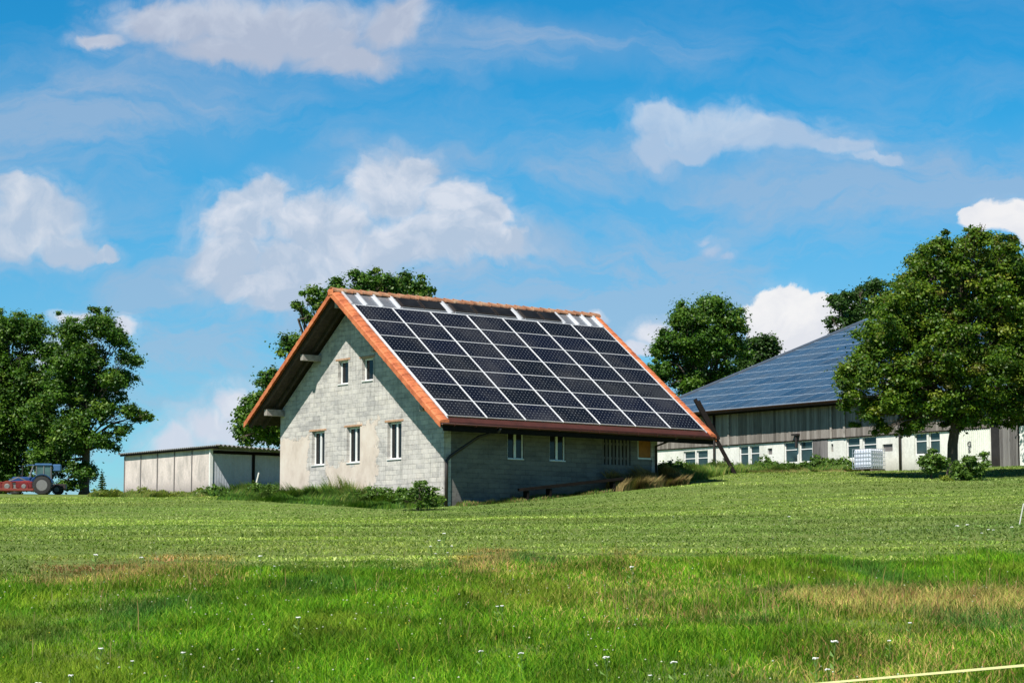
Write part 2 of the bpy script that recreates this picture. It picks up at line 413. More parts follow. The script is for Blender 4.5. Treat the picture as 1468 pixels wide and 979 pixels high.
def rawmesh(name, V, Fq, Ft, colors, mats, parent=None, mi=None):
    """numpy soup : V (n,3), Fq (m,4), Ft (k,3)"""
    me = bpy.data.meshes.new(name)
    nq = 0 if Fq is None else len(Fq); ntr = 0 if Ft is None else len(Ft)
    me.vertices.add(len(V)); me.vertices.foreach_set('co', np.asarray(V, np.float32).ravel())
    loops = np.concatenate([a.ravel() for a in (Fq, Ft) if a is not None and len(a)]).astype(np.int32)
    me.loops.add(len(loops)); me.loops.foreach_set('vertex_index', loops)
    tot = np.r_[np.full(nq, 4), np.full(ntr, 3)].astype(np.int32)
    st = np.r_[0, np.cumsum(tot)[:-1]].astype(np.int32)
    me.polygons.add(nq+ntr); me.polygons.foreach_set('loop_start', st)
    try: me.polygons.foreach_set('loop_total', tot)
    except Exception: pass
    for k in mats: me.materials.append(M[k])
    if mi is not None: me.polygons.foreach_set('material_index', np.asarray(mi, np.int32))
    if colors is not None:
        a = me.attributes.new('tint', 'FLOAT_COLOR', 'POINT')
        a.data.foreach_set('color', np.c_[colors, np.ones(len(colors))].astype(np.float32).ravel())
    me.update(calc_edges=True); me.validate()
    o = bpy.data.objects.new(name, me); COL.objects.link(o)
    if parent: o.parent = parent
    return o

def copy_part(src, parent, loc=None, rot=None):
    c = src.copy(); COL.objects.link(c); c.parent = parent
    if loc is not None: c.location = loc
    if rot is not None: c.rotation_euler = rot
    for ch in list(src.children):
        d = ch.copy(); COL.objects.link(d); d.parent = c
    return c

# ------------------------------------------------------------------ ground sheet
def make_ground():
    xs = np.unique(np.concatenate([np.arange(-30, 30.1, .75), np.sign(np.linspace(-1, 1, 60))*(30+1500*np.abs(np.linspace(-1, 1, 60))**3)]))
    xs = np.unique(np.r_[xs, -4000, 4000])
    ys = np.unique(np.concatenate([np.arange(-30, 130, .75), 130+np.linspace(0, 1, 70)**2.5*3900, [-300, -120, -60]]))
    X, Y = np.meshgrid(xs, ys); Z = gz(X, Y)
    near = np.exp(-(np.maximum(Y-90, 0)/60)**2)
    Z = Z + near*.10*(fbm(X*.35, Y*.35, 5)-.5)
    nx, ny = len(xs), len(ys)
    i = np.arange(ny-1)[:, None]*nx + np.arange(nx-1)[None, :]
    Fq = np.stack([i, i+1, i+nx+1, i+nx], -1).reshape(-1, 4)
    o = rawmesh('ground', np.c_[X.ravel(), Y.ravel(), Z.ravel()], Fq, None, None, ['meadow'])
    o.data.polygons.foreach_set('use_smooth', [True]*len(o.data.polygons))
    tag(o, kind='structure', label='rising meadow of mown and standing grass', cat='ground')
make_ground()
def gr(x, y):
    """ground incl. the small relief"""
    x = np.asarray(x, float); y = np.asarray(y, float)
    near = np.exp(-(np.maximum(y-90, 0)/60)**2)
    return gz(x, y) + near*.10*(fbm(x*.35, y*.35, 5)-.5)

# ------------------------------------------------------------------ grass
def blades(name, X, Y, H, W, C, lean=.35, label=None, cat=None, kind='stuff', mat='grass', parent=None, zoff=-.02, seed=3, tipc=None, base_loc=None):
    r = np.random.default_rng(seed); n = len(X)
    Z = gr(X, Y)+zoff
    th = r.uniform(0, 2*np.pi, n); ph = r.uniform(0, 2*np.pi, n)
    wx, wy = np.cos(th)*W/2, np.sin(th)*W/2
    le = H*lean*r.uniform(.2, 1.4, n); lx, ly = np.cos(ph)*le, np.sin(ph)*le
    P = np.empty((n, 5, 3))
    P[:, 0] = np.c_[X-wx, Y-wy, Z]; P[:, 1] = np.c_[X+wx, Y+wy, Z]
    P[:, 2] = np.c_[X+wx*.8+lx*.3, Y+wy*.8+ly*.3, Z+H*.55]; P[:, 3] = np.c_[X-wx*.8+lx*.3, Y-wy*.8+ly*.3, Z+H*.55]
    P[:, 4] = np.c_[X+lx, Y+ly, Z+H*(1-.25*lean)]
    i = np.arange(n)[:, None]*5
    Cc = np.repeat(C[:, None, :], 5, 1)
    if tipc is not None: Cc[:, 4] = tipc; Cc[:, 2:4] = .5*(Cc[:, 2:4]+tipc[:, None, :])
    V = P.reshape(-1, 3)
    if base_loc is not None: V = V-np.array(base_loc)
    o = rawmesh(name, V, i+np.array([0, 1, 2, 3]), i+np.array([3, 2, 4]), Cc.reshape(-1, 3), [mat], parent)
    if base_loc is not None and parent is None: o.location = base_loc
    if kind and parent is None: tag(o, kind=kind)
    return tag(o, label, cat)

def wedge(n, d0, d1, k=.30, p=1.0, seed=1):
    """points over the visible wedge of meadow, denser near the viewer"""
    r = np.random.default_rng(seed)
    u = r.uniform(0, 1, n)
    if p == 0: d = d0*(d1/d0)**u
    else: d = (d0**p + u*(d1**p-d0**p))**(1/p)
    x = r.uniform(-1, 1, n)*(k*d+4.5)
    return x, d
def edge_d(x):           # where the standing grass ends
    return 29.0 + .26*(x+8) + 4.5*(fbm(x*.35, x*0, 3)-.5) + 2.0*(vnoise(x*2.3, x*0, 4)-.5)
def pal(n, r, cols, w):
    cols = np.array(cols); k = r.choice(len(cols), n, p=np.array(w)/sum(w)); return cols[k]
def tuft_color(x, y, r):
    n = len(x)
    base = pal(n, r, [(.065, .20, .006), (.10, .27, .008), (.15, .29, .012), (.03, .12, .004), (.24, .33, .04)], [4, 5, 3, 2, 1.2])
    a = fbm(x*.25, y*.10, 21)           # broad patches
    straw = np.clip((a-.52)*5, 0, 1)*.6
    # seed-head belts, read in the photograph
    py = 827-(gz(x, y)-EYE)/y*F; px = 734+x/y*F
    belt = np.exp(-((py-(868-.012*(px-1200)))/17)**2)*np.clip((px-800)/250, 0, 1)
    ed = np.exp(-((y-edge_d(x)+1.0)/2.6)**2)
    belt2 = ed*np.clip((vnoise(px*.010, px*0, 8)-.45)*2.5, 0, 1)*np.clip((1050-px)/200, 0, 1)
    pale = np.exp(-((py-845)/45)**2)*np.exp(-((px-870)/200)**2)
    straw = np.clip(straw + .95*belt*np.clip((fbm(x*.9, y*.4, 71)-.32)*5, 0, 1) + .95*belt2 + .28*pale, 0, .95)
    s = (r.uniform(0, 1, n) < straw*.9)
    st = pal(n, r, [(.46, .42, .13), (.50, .33, .14), (.36, .40, .09), (.42, .20, .11)], [4, 2.0, 5, 1.2])
    base = np.where(s[:, None], st, base)
    blue = np.clip((fbm(x*.45+9, y*.22, 31)-.54)*8, 0, 1)*(1-np.clip(belt+belt2, 0, 1))
    base = base*(1-blue[:, None]*.65) + np.array([.022, .10, .028])*blue[:, None]*.65
    yel = np.clip((fbm(x*.6+3, y*.25, 37)-.55)*8, 0, 1)
    base = base*(1-yel[:, None]*.45) + np.array([.20, .27, .025])*yel[:, None]*.45
    dk = np.exp(-((py-816)/13)**2)*np.clip((170-px)/60, 0, 1)+.7*np.exp(-((py-800)/10)**2)*np.exp(-((px-500)/130)**2)  # shadowed strip at the left grass edge painted into blade colour, plus a dark patch
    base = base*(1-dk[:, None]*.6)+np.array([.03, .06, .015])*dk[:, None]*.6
    cl = 1+.38*np.clip((fbm(x*2.2, y*1.1, 55, 3)-.5)*4, -1, 1)
    return base*np.array([1.12, .97, 1.0])*cl[:, None]*r.uniform(.7, 1.3, (n, 1)), belt, belt2

r = np.random.default_rng(5)
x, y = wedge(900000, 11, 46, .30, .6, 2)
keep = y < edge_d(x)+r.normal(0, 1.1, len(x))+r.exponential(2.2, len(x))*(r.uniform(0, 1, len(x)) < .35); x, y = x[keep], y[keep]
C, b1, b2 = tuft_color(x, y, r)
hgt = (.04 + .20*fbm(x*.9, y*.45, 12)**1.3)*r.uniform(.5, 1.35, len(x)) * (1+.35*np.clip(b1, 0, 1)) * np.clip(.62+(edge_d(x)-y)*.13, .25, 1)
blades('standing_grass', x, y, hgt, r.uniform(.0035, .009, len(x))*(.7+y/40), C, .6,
       'tall uncut meadow grass with green and straw coloured blades across the foreground', 'grass', seed=8)
# flowering stalks
x, y = wedge(36000, 17, 42, .30, 1.4, 12)
C, b1, b2 = tuft_color(x, y, r)
keep = (y < edge_d(x)) & (r.uniform(0, 1, len(x)) < .03+.9*np.clip(b1*np.clip((fbm(x*.5, y*.3, 71)-.4)*4, 0, 1)+b2, 0, 1)); x, y = x[keep], y[keep]
n = len(x)
tc_ = pal(n, r, [(.36, .17, .08), (.40, .27, .11), (.32, .11, .06), (.34, .30, .12)], [3, 4, 1, 3])*r.uniform(.7, 1.1, (n, 1))
blades('grass_seed_heads', x, y, r.uniform(.18, .40, n), r.uniform(.005, .010, n), pal(n, r, [(.18, .22, .06), (.25, .22, .09)], [1, 1]), .3,
       'reddish and straw coloured seed heads standing above the uncut grass', 'grass', seed=9, tipc=tc_)
# mown field
x, y = wedge(420000, 24, 104, .30, .7, 22)
keep = y > edge_d(x)-1.0; x, y = x[keep], y[keep]
n = len(x)
sw = fbm(x*.22+y*.05, y*.35, 41)
C = pal(n, r, [(.145, .235, .04), (.19, .28, .06), (.25, .32, .09), (.09, .155, .026), (.32, .38, .15)], [4, 5, 3.5, 1.8, 1.2])*r.uniform(.75, 1.2, (n, 1))
dry = np.clip((sw-.5)*4, 0, 1)*.45
px_ = 734+x/y*F; ed = np.exp(-((y-edge_d(x)-1.2)/2.2)**2)
red = ed*np.clip((vnoise(px_*.010, px_*0, 8)-.40)*2.5, 0, 1)*np.clip((1050-px_)/200, 0, 1)
C = C*(1-dry[:, None]*.6)+np.array([.27, .29, .11])*dry[:, None]*.6
C = C*(1-red[:, None]*.85)+np.array([.36, .17, .09])*red[:, None]*.85
big = np.clip((fbm(x*.10, y*.12, 91)-.5)*5, -1, 1); C = C*(1+.30*big[:, None]*np.array([1.15, .9, .6]))
row = .5+.5*np.sin((y*.97+x*.16)*2*np.pi/2.6+3*fbm(x*.08, y*.08, 93))
C = C*(.84+.30*row[:, None])
stk = np.clip((fbm(x*.12, y*1.1, 47)-.5)*5, -1, 1)
C = C*(1.08+.36*stk[:, None])
blades('mown_grass', x, y, r.uniform(.025, .085, n)*(.6+.6*sw+.7*row), r.uniform(.012, .03, n)*(.6+y/90), C, 2.2,
       'short mown grass of the field between the standing grass and the buildings', 'grass', seed=10)

# clover dots and buttercups too many to count
def dots(name, n, size, col, seed, label, d1=40, hgt=(.12, .3)):
    r = np.random.default_rng(seed)
    x, y = wedge(n, 13, d1, .30, .8, seed); keep = (vnoise(x*.5, y*.25, seed) > .42); x, y = x[keep], y[keep]; n = len(x)
    z = gr(x, y)+r.uniform(hgt[0], hgt[1], n); s = r.uniform(.6, 1.2, n)*size
    k = 6; ang = np.arange(k)*2*np.pi/k
    V = np.empty((n, k+2, 3))
    for i in range(k): V[:, i] = np.c_[x+np.cos(ang[i])*s, y+np.sin(ang[i])*s, z]
    V[:, k] = np.c_[x, y, z+s*.8]; V[:, k+1] = np.c_[x, y, z-s*.5]
    ii = np.arange(n)[:, None]*(k+2); T = []
    for i in range(k): T.append(ii+np.array([i, (i+1) % k, k])); T.append(ii+np.array([(i+1) % k, i, k+1]))
    C = np.array(col)[None, None, :]*r.uniform(.75, 1.1, (n, 1, 1))*np.ones((1, k+2, 1))
    o = rawmesh(name, V.reshape(-1, 3), None, np.concatenate(T), C.reshape(-1, 3), ['grass'])
    tag(o, label, 'flowers', kind='stuff')
dots('clover_flowers', 1500, .009, (.62, .62, .52), 51, 'tiny white clover heads scattered through the foreground grass')
dots('buttercup_flowers', 450, .009, (.55, .48, .05), 52, 'tiny yellow buttercup dots scattered through the foreground grass')

# ------------------------------------------------------------------ leaves and trees
LEAF_PAL = {
 'maple': ([(.038, .110, .010), (.062, .155, .013), (.10, .20, .018), (.022, .068, .010), (.16, .25, .03)], [4, 5, 3, 3, 1]),
 'linden': ([(.048, .12, .008), (.078, .165, .010), (.13, .22, .013), (.026, .070, .006), (.22, .26, .03), (.13, .095, .02)], [4, 5, 4, 3, 1.2, .8]),
 'dark': ([(.026, .075, .012), (.040, .10, .015), (.06, .13, .018), (.018, .05, .01)], [4, 5, 2, 3]),
 'bush': ([(.06, .14, .02), (.10, .20, .03), (.14, .25, .04), (.04, .09, .015)], [4, 5, 3, 3]),
 'yellowbush': ([(.13, .19, .02), (.20, .26, .03), (.08, .14, .02)], [4, 4, 3]),
 'brown': ([(.05, .06, .012), (.08, .07, .016), (.10, .07, .02), (.03, .05, .01)], [4, 3, 2, 4]),
}
def leafcloud(centres, radii, per, size, palname, seed, flat=.6):
    r = np.random.default_rng(seed)
    n = len(centres)*per
    ci = np.repeat(np.arange(len(centres)), per)
    d = r.normal(0, 1, (n, 3)); d /= np.linalg.norm(d, axis=1)[:, None]
    rad = np.abs(r.normal(0, .62, n))*.9+.12
    off = d*rad[:, None]*radii[ci][:, None]; off[:, 2] *= flat
    P = centres[ci]+off
    # leaf plane : roughly facing outward and upward
    nrm = d*.7 + np.array([0, 0, .75]) + r.normal(0, .55, (n, 3)); nrm /= np.linalg.norm(nrm, axis=1)[:, None]
    a = np.cross(nrm, r.normal(0, 1, (n, 3))); a /= np.linalg.norm(a, axis=1)[:, None]
    b = np.cross(nrm, a)
    s = size*r.uniform(.6, 1.25, n)[:, None]
    fold = nrm*s*.16
    V = np.stack([P-a*s*.55, P-b*s*.36-fold, P+a*s*.55, P+b*s*.36-fold], 1)
    i = np.arange(n)[:, None]*4
    cols, w = LEAF_PAL[palname]
    cc = np.array([cols[k] for k in r.choice(len(cols), len(centres), p=np.array(w)/sum(w))])
    C = .55*cc[ci]+.45*pal(n, r, cols, w)
    C *= np.array([1.02, .96, .9])*r.uniform(.6, 1.35, (n, 1))
    return V.reshape(-1, 3), i+np.array([0, 1, 2, 3]), np.repeat(C, 4, 0)

def tree(name, bpx, d, lobes, seed, palname, label, leaf=.2, nclust=260, per=90, trunk=.28, crad=.7, group=None, cat='tree', fork=.33, depthf=1.0, sink=.05, limbs=True):
    r = np.random.default_rng(seed)
    bx = at(bpx, d); by = d; bz = g1(bx, by)-sink
    root = empty(name, (bx, by, bz), 0, label, cat, group)
    Ls = []
    xs = [at(l[0], d)-bx for l in lobes]; cxm = (max(xs)+min(xs))/2; hwid = max((max(xs)-min(xs))/2, .5)
    for (lx, ly, lr) in lobes:
        X = at(lx, d)-bx; Zc = hz(ly, d)-bz; R = lr*d/F
        rel = min(1, abs(X-cxm)/(hwid*1.15)); al = hwid*.8*math.sqrt(1-rel*rel)*depthf
        ks = (-1, 0, 1) if al > R*.7 else (0,)
        for k in ks:
            Ls.append((X+r.normal(0, .08)*R, k*al*r.uniform(.6, 1)+r.normal(0, .15)*R, Zc-(.12*R if k else 0), R*(.92 if k else 1)))
    Ls = np.array(Ls)
    # clusters
    wts = Ls[:, 3]**2; wts /= wts.sum()
    li = r.choice(len(Ls), nclust, p=wts)
    dr = r.normal(0, 1, (nclust, 3)); dr /= np.linalg.norm(dr, axis=1)[:, None]
    rr = r.uniform(.15, 1.0, nclust)**.5
    fuzz = r.uniform(0, 1, nclust) < .22
    cr = np.minimum(crad*r.uniform(.45, 1.2, nclust), Ls[li, 3]*.7)
    cr = np.where(fuzz, cr*.6, cr); rr = np.where(fuzz, r.uniform(1.0, 1.22, nclust), rr)
    Cn = Ls[li, :3]+dr*((Ls[li, 3]-cr*.75)*rr)[:, None]
    V, Q, C = leafcloud(Cn, cr, per, leaf, palname, seed+1)
    rawmesh('crown', V, Q, None, C, ['leaves'], root)
    # trunk and limbs
    mb = MB()
    top = float((Ls[:, 2]+Ls[:, 3]*.2).max()); fz = top*fork
    tx = float(np.average(Ls[:, 0], weights=Ls[:, 3]))
    tp = [(0, 0, 0), (r.normal(0, .08), r.normal(0, .08), fz*.5), (tx*.15+r.normal(0, .1), 0, fz), (tx*.5, r.normal(0, .3), (fz+top)*.5), (tx*.8, 0, top*.92)]
    mb.tube(tp[:1]+[(0, 0, .35)]+tp[1:], [trunk*1.5, trunk*1.08, trunk, trunk*.85, trunk*.45, trunk*.08], 10)
    mb.build('trunk', 'bark', root, smooth=True)
    if limbs:
        mb = MB()
        for (X, Y, Zc, R) in Ls:
            t = r.uniform(.3, .95); zz = min(fz+(Zc-fz)*.35, top*.7); zz = max(zz, fz*.8)
            a = Vector((tx*.2*t, 0, zz)); c = Vector((X, Y, Zc)); mid = a.lerp(c, r.uniform(.4, .6))+Vector((r.normal(0, .10), r.normal(0, .10), r.uniform(-.02, .2)))*(c-a).length
            if r.uniform() < .45: c = a.lerp(c, .75)
            r0 = trunk*.27
            mb.tube([a, mid, c], [r0, r0*.6, r0*.2], 5, cap=False)
            for _ in range(4):
                e = c+Vector(np.clip(r.normal(0, .35, 3), -.5, .5))*R
                mb.tube([mid.lerp(c, r.uniform(.2, 1)), e], [r0*.25, .01], 4, cap=False)
        mb.build('limbs', 'bark', root, smooth=True)
    return root

tree('linden_tree', 1365, 85, [(1395, 372, 44), (1345, 385, 40), (1440, 378, 40), (1302, 425, 44), (1370, 430, 64), (1440, 440, 58),
     (1268, 478, 42), (1330, 500, 66), (1400, 515, 70), (1455, 510, 60), (1240, 535, 36), (1226, 568, 22), (1285, 570, 40),
     (1340, 580, 38), (1458, 395, 36), (1475, 425, 44), (1470, 470, 40), (1397, 342, 18), (1399, 330, 9), (1345, 354, 18), (1347, 342, 9), (1442, 344, 16), (1255, 505, 34), (1225, 530, 24), (1215, 548, 18), (1320, 455, 45), (1285, 450, 34), (1320, 385, 22), (1395, 350, 22), (1375, 365, 24), (1330, 360, 20), (1440, 355, 24), (1300, 540, 46), (1260, 580, 26), (1240, 595, 16), (1380, 590, 34), (1410, 578, 40), (1462, 580, 42), (1268, 612, 15), (1310, 608, 20)], 101, 'linden',
     'large dense round tree in front of the long barn at the right of the meadow', .125, 1150, 190, .20, .62, fork=.28, depthf=.85)
tree('maple_tree', 2, 170, [(8, 472, 38), (38, 472, 34), (66, 505, 26), (-10, 530, 50), (45, 545, 50), (15, 600, 55), (62, 610, 42), (-50, 500, 70), (-60, 600, 70), (10, 660, 42), (60, 665, 24), (20, 690, 22), (-20, 690, 26), (50, 692, 16), (78, 640, 24)],
     102, 'maple', 'dense dark tree cut by the left edge of the view, behind the red machine', .21, 1000, 120, .42, 1.35, fork=.25, depthf=.8)
tree('maple_tree', 122, 165, [(100, 475, 30), (140, 465, 27), (165, 482, 22), (182, 512, 20), (125, 512, 34), (165, 545, 28), (205, 597, 13), (188, 590, 18), (92, 560, 40), (145, 580, 32),
     (58, 590, 30), (95, 520, 30), (120, 545, 26), (100, 610, 34), (60, 690, 14), (95, 694, 13), (120, 698, 10), (178, 618, 18), (105, 625, 38), (148, 632, 22), (75, 660, 28), (120, 675, 24), (60, 650, 22)],
     103, 'maple', 'broad airy tree standing between the blue tractor and the concrete shed', .20, 960, 105, .34, .9, fork=.22, depthf=.8)
tree('maple_tree', 455, 128, [(515, 402, 20), (485, 412, 18), (455, 428, 20), (442, 432, 10), (560, 408, 18), (598, 408, 18), (616, 412, 10), (500, 460, 50), (560, 450, 40), (480, 432, 26), (530, 415, 24), (575, 415, 24), (610, 425, 16), (540, 398, 14), (583, 400, 16), (405, 560, 34), (380, 605, 34), (362, 592, 22), (350, 630, 14), (432, 442, 14), (415, 490, 14), (430, 500, 30),
     (395, 545, 26), (372, 580, 24), (352, 612, 20), (385, 620, 26), (440, 570, 60), (520, 540, 70), (600, 470, 40), (408, 512, 12)],
     104, 'maple', 'wide tree behind the block house, rising above its ridge and left roof edge', .19, 1050, 120, .4, .9, fork=.3)
tree('maple_tree', 1015, 150, [(1020, 440, 28), (988, 455, 30), (1052, 458, 28), (965, 488, 26), (1010, 495, 45), (1055, 498, 34), (944, 500, 17), (950, 532, 24), (990, 545, 34), (1035, 540, 34), (1000, 590, 40), (960, 580, 25), (1045, 580, 35)],
     105, 'maple', 'tall rounded tree behind the gap between the block house and the barn roof', .20, 560, 140, .4, 1.05, fork=.3)
tree('maple_tree', 1100, 160, [(1098, 492, 22), (1112, 498, 12), (1082, 508, 24), (1068, 500, 24), (1072, 530, 28), (1100, 520, 28), (1100, 540, 34), (1095, 590, 36)],
     106, 'dark', 'small dark tree peeping over the barn roof beside a taller round tree', .20, 200, 140, .3, .95)
tree('maple_tree', 1245, 168, [(1255, 410, 16), (1235, 418, 16), (1208, 430, 18), (1194, 458, 13), (1225, 448, 26), (1262, 440, 28), (1290, 430, 34), (1240, 490, 50), (1250, 560, 60)],
     107, 'dark', 'dark tree behind the barn roof, partly hidden by the large round tree', .21, 360, 130, .4, 1.05)
tree('copper_tree', 1535, 100, [(1510, 430, 45), (1492, 475, 36), (1488, 530, 40), (1482, 580, 30), (1530, 480, 70), (1560, 540, 80), (1530, 590, 50)],
     108, 'brown', 'brownish dark tree at the right edge of the view beside the large round tree', .17, 420, 130, .3, .8)

# shrubs
def shrub(name, bpx, d, lobes, seed, palname, label, leaf=.09, nclust=60, per=50, crad=.22, cat='shrub', group=None):
    return tree(name, bpx, d, lobes, seed, palname, label, leaf, nclust, per, .025, crad, group, cat, fork=.15, limbs=True, sink=.03)
shrub('elder_shrub', 600, 72.3, [(605, 695, 14), (590, 707, 16), (618, 704, 14), (603, 715, 18), (575, 717, 10), (628, 716, 10)], 201, 'bush',
      'leafy green shrub at the near corner of the block house', .085, 70, 46, .2)
shrub('lilac_shrub', 1335, 82, [(1338, 656, 14), (1325, 662, 12), (1350, 664, 12), (1335, 670, 13)], 202, 'bush',
      'round bright green shrub just left of the big tree trunk', .11, 80, 55, .25)
shrub('hazel_shrub', 1385, 80, [(1390, 660, 12), (1375, 672, 14), (1398, 672, 14), (1410, 652, 9), (1412, 664, 8), (1385, 686, 15), (1368, 690, 12), (1403, 690, 10)], 203, 'bush',
      'tall loose shrub right of the big tree trunk before the white ribbed wall', .11, 120, 55, .26)
shrub('bramble_shrub', 1357, 79, [(1355, 690, 11), (1345, 696, 8), (1370, 697, 9), (1385, 699, 9)], 204, 'yellowbush',
      'low yellowish green shrub at the foot of the big tree', .1, 50, 50, .2)

# distant spruce
def spruce(px, d, topy, seed, label):
    r = np.random.default_rng(seed)
    bx = at(px, d); bz = g1(bx, d); H = hz(topy, d)-bz
    root = empty('spruce_tree', (bx, d, bz), 0, label, 'tree')
    mb = MB(); mb.tube([(0, 0, 0), (0, 0, H*.5), (0, 0, H)], [.16, .09, .01], 6); mb.build('trunk', 'bark', root, smooth=True)
    cs = []; rs = []
    k = 0
    while k < 13:
        z = H*(.12+.86*k/13); R = H*.30*(1-k/13.2)
        for j in range(7):
            a = r.uniform(0, 6.28)
            for q in (.35, .65, .95): cs.append((math.cos(a)*R*q, math.sin(a)*R*q, z-q*R*.18)); rs.append(.08+.08*(1-q))
        k += 1
    V, Q, C = leafcloud(np.array(cs), np.array(rs), 14, .11, 'dark', seed, .5)
    rawmesh('crown', V, Q, None, C, ['leaves'], root)
spruce(147, 185, 677, 301, 'small spruce standing alone between the broad tree and the shed')

# ------------------------------------------------------------------ weeds along the walls
def weed_strip(name, a, b, n, w, h, cols, wts, label, seed, width=.018, lean=.4, tip=None):
    r = np.random.default_rng(seed); t = r.uniform(0, 1, n)
    A = np.array(a); B = np.array(b); dv = (B-A)/np.linalg.norm(B-A); nv = np.array([-dv[1], dv[0]])
    o = r.uniform(-1, 1, n)*w
    P = A+(B-A)*t[:, None]+nv*o[:, None]
    hh = h*(.35+1.0*fbm(t*np.linalg.norm(B-A)*2.2, o*3+seed, seed, 3))*r.uniform(.2, 1.25, n)*(1-.35*np.abs(o/w))
    C = pal(n, r, cols, wts)*r.uniform(.7, 1.25, (n, 1))
    tc2 = None if tip is None else np.where(r.uniform(0, 1, (n, 1)) < .4, np.array(tip), C)
    blades(name, P[:, 0], P[:, 1], hh, r.uniform(.6, 1.6, n)*width*1.15, C, lean*.8, label, 'weeds', seed=seed, tipc=tc2)
def leafy(name, a, b, ncl, w, h, palname, label, seed, leaf=.10, per=26, cr=.17):
    r = np.random.default_rng(seed); t = r.uniform(0, 1, ncl); A = np.array(a); B = np.array(b); ln = np.linalg.norm(B-A)
    dv = (B-A)/ln; nv = np.array([-dv[1], dv[0]]); o = r.uniform(-1, 1, ncl)*w
    P = A+(B-A)*t[:, None]+nv*o[:, None]
    hh = h*(.35+1.0*vnoise(t*ln*1.1, o*0+seed, seed))*(1-.4*np.abs(o/w))
    z = gr(P[:, 0], P[:, 1])+r.uniform(.0, 1, ncl)**.7*hh
    V, Q, C = leafcloud(np.c_[P, z], np.full(ncl, cr)*r.uniform(.5, 1.2, ncl), per, leaf, palname, seed, .8)
    o_ = rawmesh(name, V, Q, None, C, ['leaves']); tag(o_, label, 'weeds', kind='stuff')
def hxy(u, v): p = hw(u, v, 0); return (p.x, p.y)
GREEN = [(.05, .13, .018), (.08, .18, .02), (.03, .08, .015), (.14, .23, .03)]
YEL = [(.12, .18, .03), (.20, .22, .05), (.08, .15, .03), (.26, .25, .08)]
DRY = [(.20, .15, .06), (.26, .19, .08), (.13, .13, .04), (.32, .24, .10), (.09, .05, .03)]
weed_strip('nettle_weeds', hxy(.0, -4.6), hxy(-.3, 7.2), 22000, .55, .62, GREEN+YEL, [3, 4, 2, 3, 2, 1.5, 2, .8], 'dark green weeds growing along the foot of the house gable', 61, .022)
weed_strip('nettle_weeds', hxy(-.9, -4.0), hxy(-1.0, 6.8), 9000, .45, .30, GREEN, [3, 4, 3, 3], 'low fringe of green weeds in front of the gable weeds', 62, .02)
leafy('nettle_leaves', hxy(.1, -4.7), hxy(-.2, 7.0), 520, .5, .50, 'bush', 'leafy dark green nettles crowding the foot of the house gable', 91)
leafy('shed_nettles', hxy(7.7, 23.4), hxy(9.5, 13), 300, .45, .48, 'bush', 'leafy green nettles between the shed wall and the house gable', 92, .11)
leafy('shed_front_weeds', hxy(7.5, 33), hxy(7.5, 23), 420, .4, .40, 'yellowbush', 'yellowish leafy weeds along the pale front of the shed', 93, .11)
leafy('barn_nettles', hxy(36.9, 24), hxy(36.9, 10), 620, .6, .66, 'bush', 'leafy weeds along the white base of the barn', 94, .13, 26, .2)
leafy('gap_weeds', hxy(11.2, -3.6), hxy(17, 1.5), 420, .8, .55, 'bush', 'leafy green weeds beside the right corner of the house', 95, .11)
weed_strip('tall_weeds', hxy(.1, -.9), hxy(.1, 1.7), 1300, .25, .95, YEL, [3, 3, 3, 1], 'taller yellow green weeds under the middle gable window', 63, .018, .3)
weed_strip('dry_weeds', hxy(7.6, -5.15), hxy(11.0, -5.0), 11000, .45, .80, DRY, [4, 4, 3, 2, 1.5], 'dry brown grass clump against the right end of the shaded wall', 64, .02, .55)
weed_strip('dry_weeds', hxy(1.0, -5.0), hxy(7.4, -5.1), 5000, .35, .22, DRY+GREEN, [2, 2, 3, 1, .5, 3, 3, 2, 2], 'short mixed weeds along the base of the shaded long wall', 65, .02)
weed_strip('dock_weeds', hxy(10.3, -4.4), hxy(10.9, -4.2), 900, .25, .9, [(.07, .03, .02), (.12, .06, .03), (.06, .07, .02)], [3, 2, 2], 'dark reddish dock stems at the right corner of the house', 66, .03, .3)
weed_strip('verge_weeds', hxy(12.5, -3.2), hxy(21, 3.0), 9000, 1.0, .55, YEL+GREEN, [2, 3, 3, 1, 1, 2, 1, 2], 'rough green weeds in the gap between the house and the barn', 67, .022)
weed_strip('shed_weeds', hxy(7.4, 33), hxy(7.4, 22.5), 12000, .5, .42, YEL, [4, 4, 3, 1], 'yellow green weeds along the front of the concrete shed', 68, .022)
weed_strip('shed_weeds', hxy(7.6, 22.6), hxy(14, 22.2), 8000, .5, .65, GREEN, [4, 4, 3, 2], 'dark green weeds along the shaded side of the shed', 69, .022)
weed_strip('barn_weeds', hxy(36.6, 23), hxy(36.6, 10.2), 16000, .8, .62, YEL+GREEN, [2, 2, 3, 1, 2, 3, 1, 2], 'long green and yellow weeds along the white base of the barn', 70, .025)
weed_strip('bank_weeds', hxy(29.0, 17), hxy(33.0, 9.5), 12000, 1.4, .36, YEL+DRY, [3, 3, 3, 2, 1, 1, 2, 1, .2], 'rough uneven yellow green weeds on the bank left of the water tank', 72, .03, .7)
weed_strip('hay_fringe', hxy(34.0, 19), hxy(35.0, 9), 14000, 1.0, .28, DRY+YEL, [3, 3, 2, 2, .2, 3, 3, 2, 2], 'pale dry hay fringe on the bank below the barn weeds', 71, .025, .9)

# ------------------------------------------------------------------ the block house
H0 = hw(0, 0, ZB)
house = empty('block_house', H0, YAW, 'grey block farmhouse with orange edged roof covered in dark solar panels', 'house')
Zl = lambda z: z-ZB
UG, UR, VN, VF, VR = .6, 10.28, -4.57, 5.63, .8
def ztile(v): return Zl(.50-TA*abs(v-VR))
WT = .26           # roof thickness under the tile surface (vertical)
def win_hole(a0, a1, z0, z1): return [(a0, z0), (a1, z0), (a1, z1), (a0, z1)]
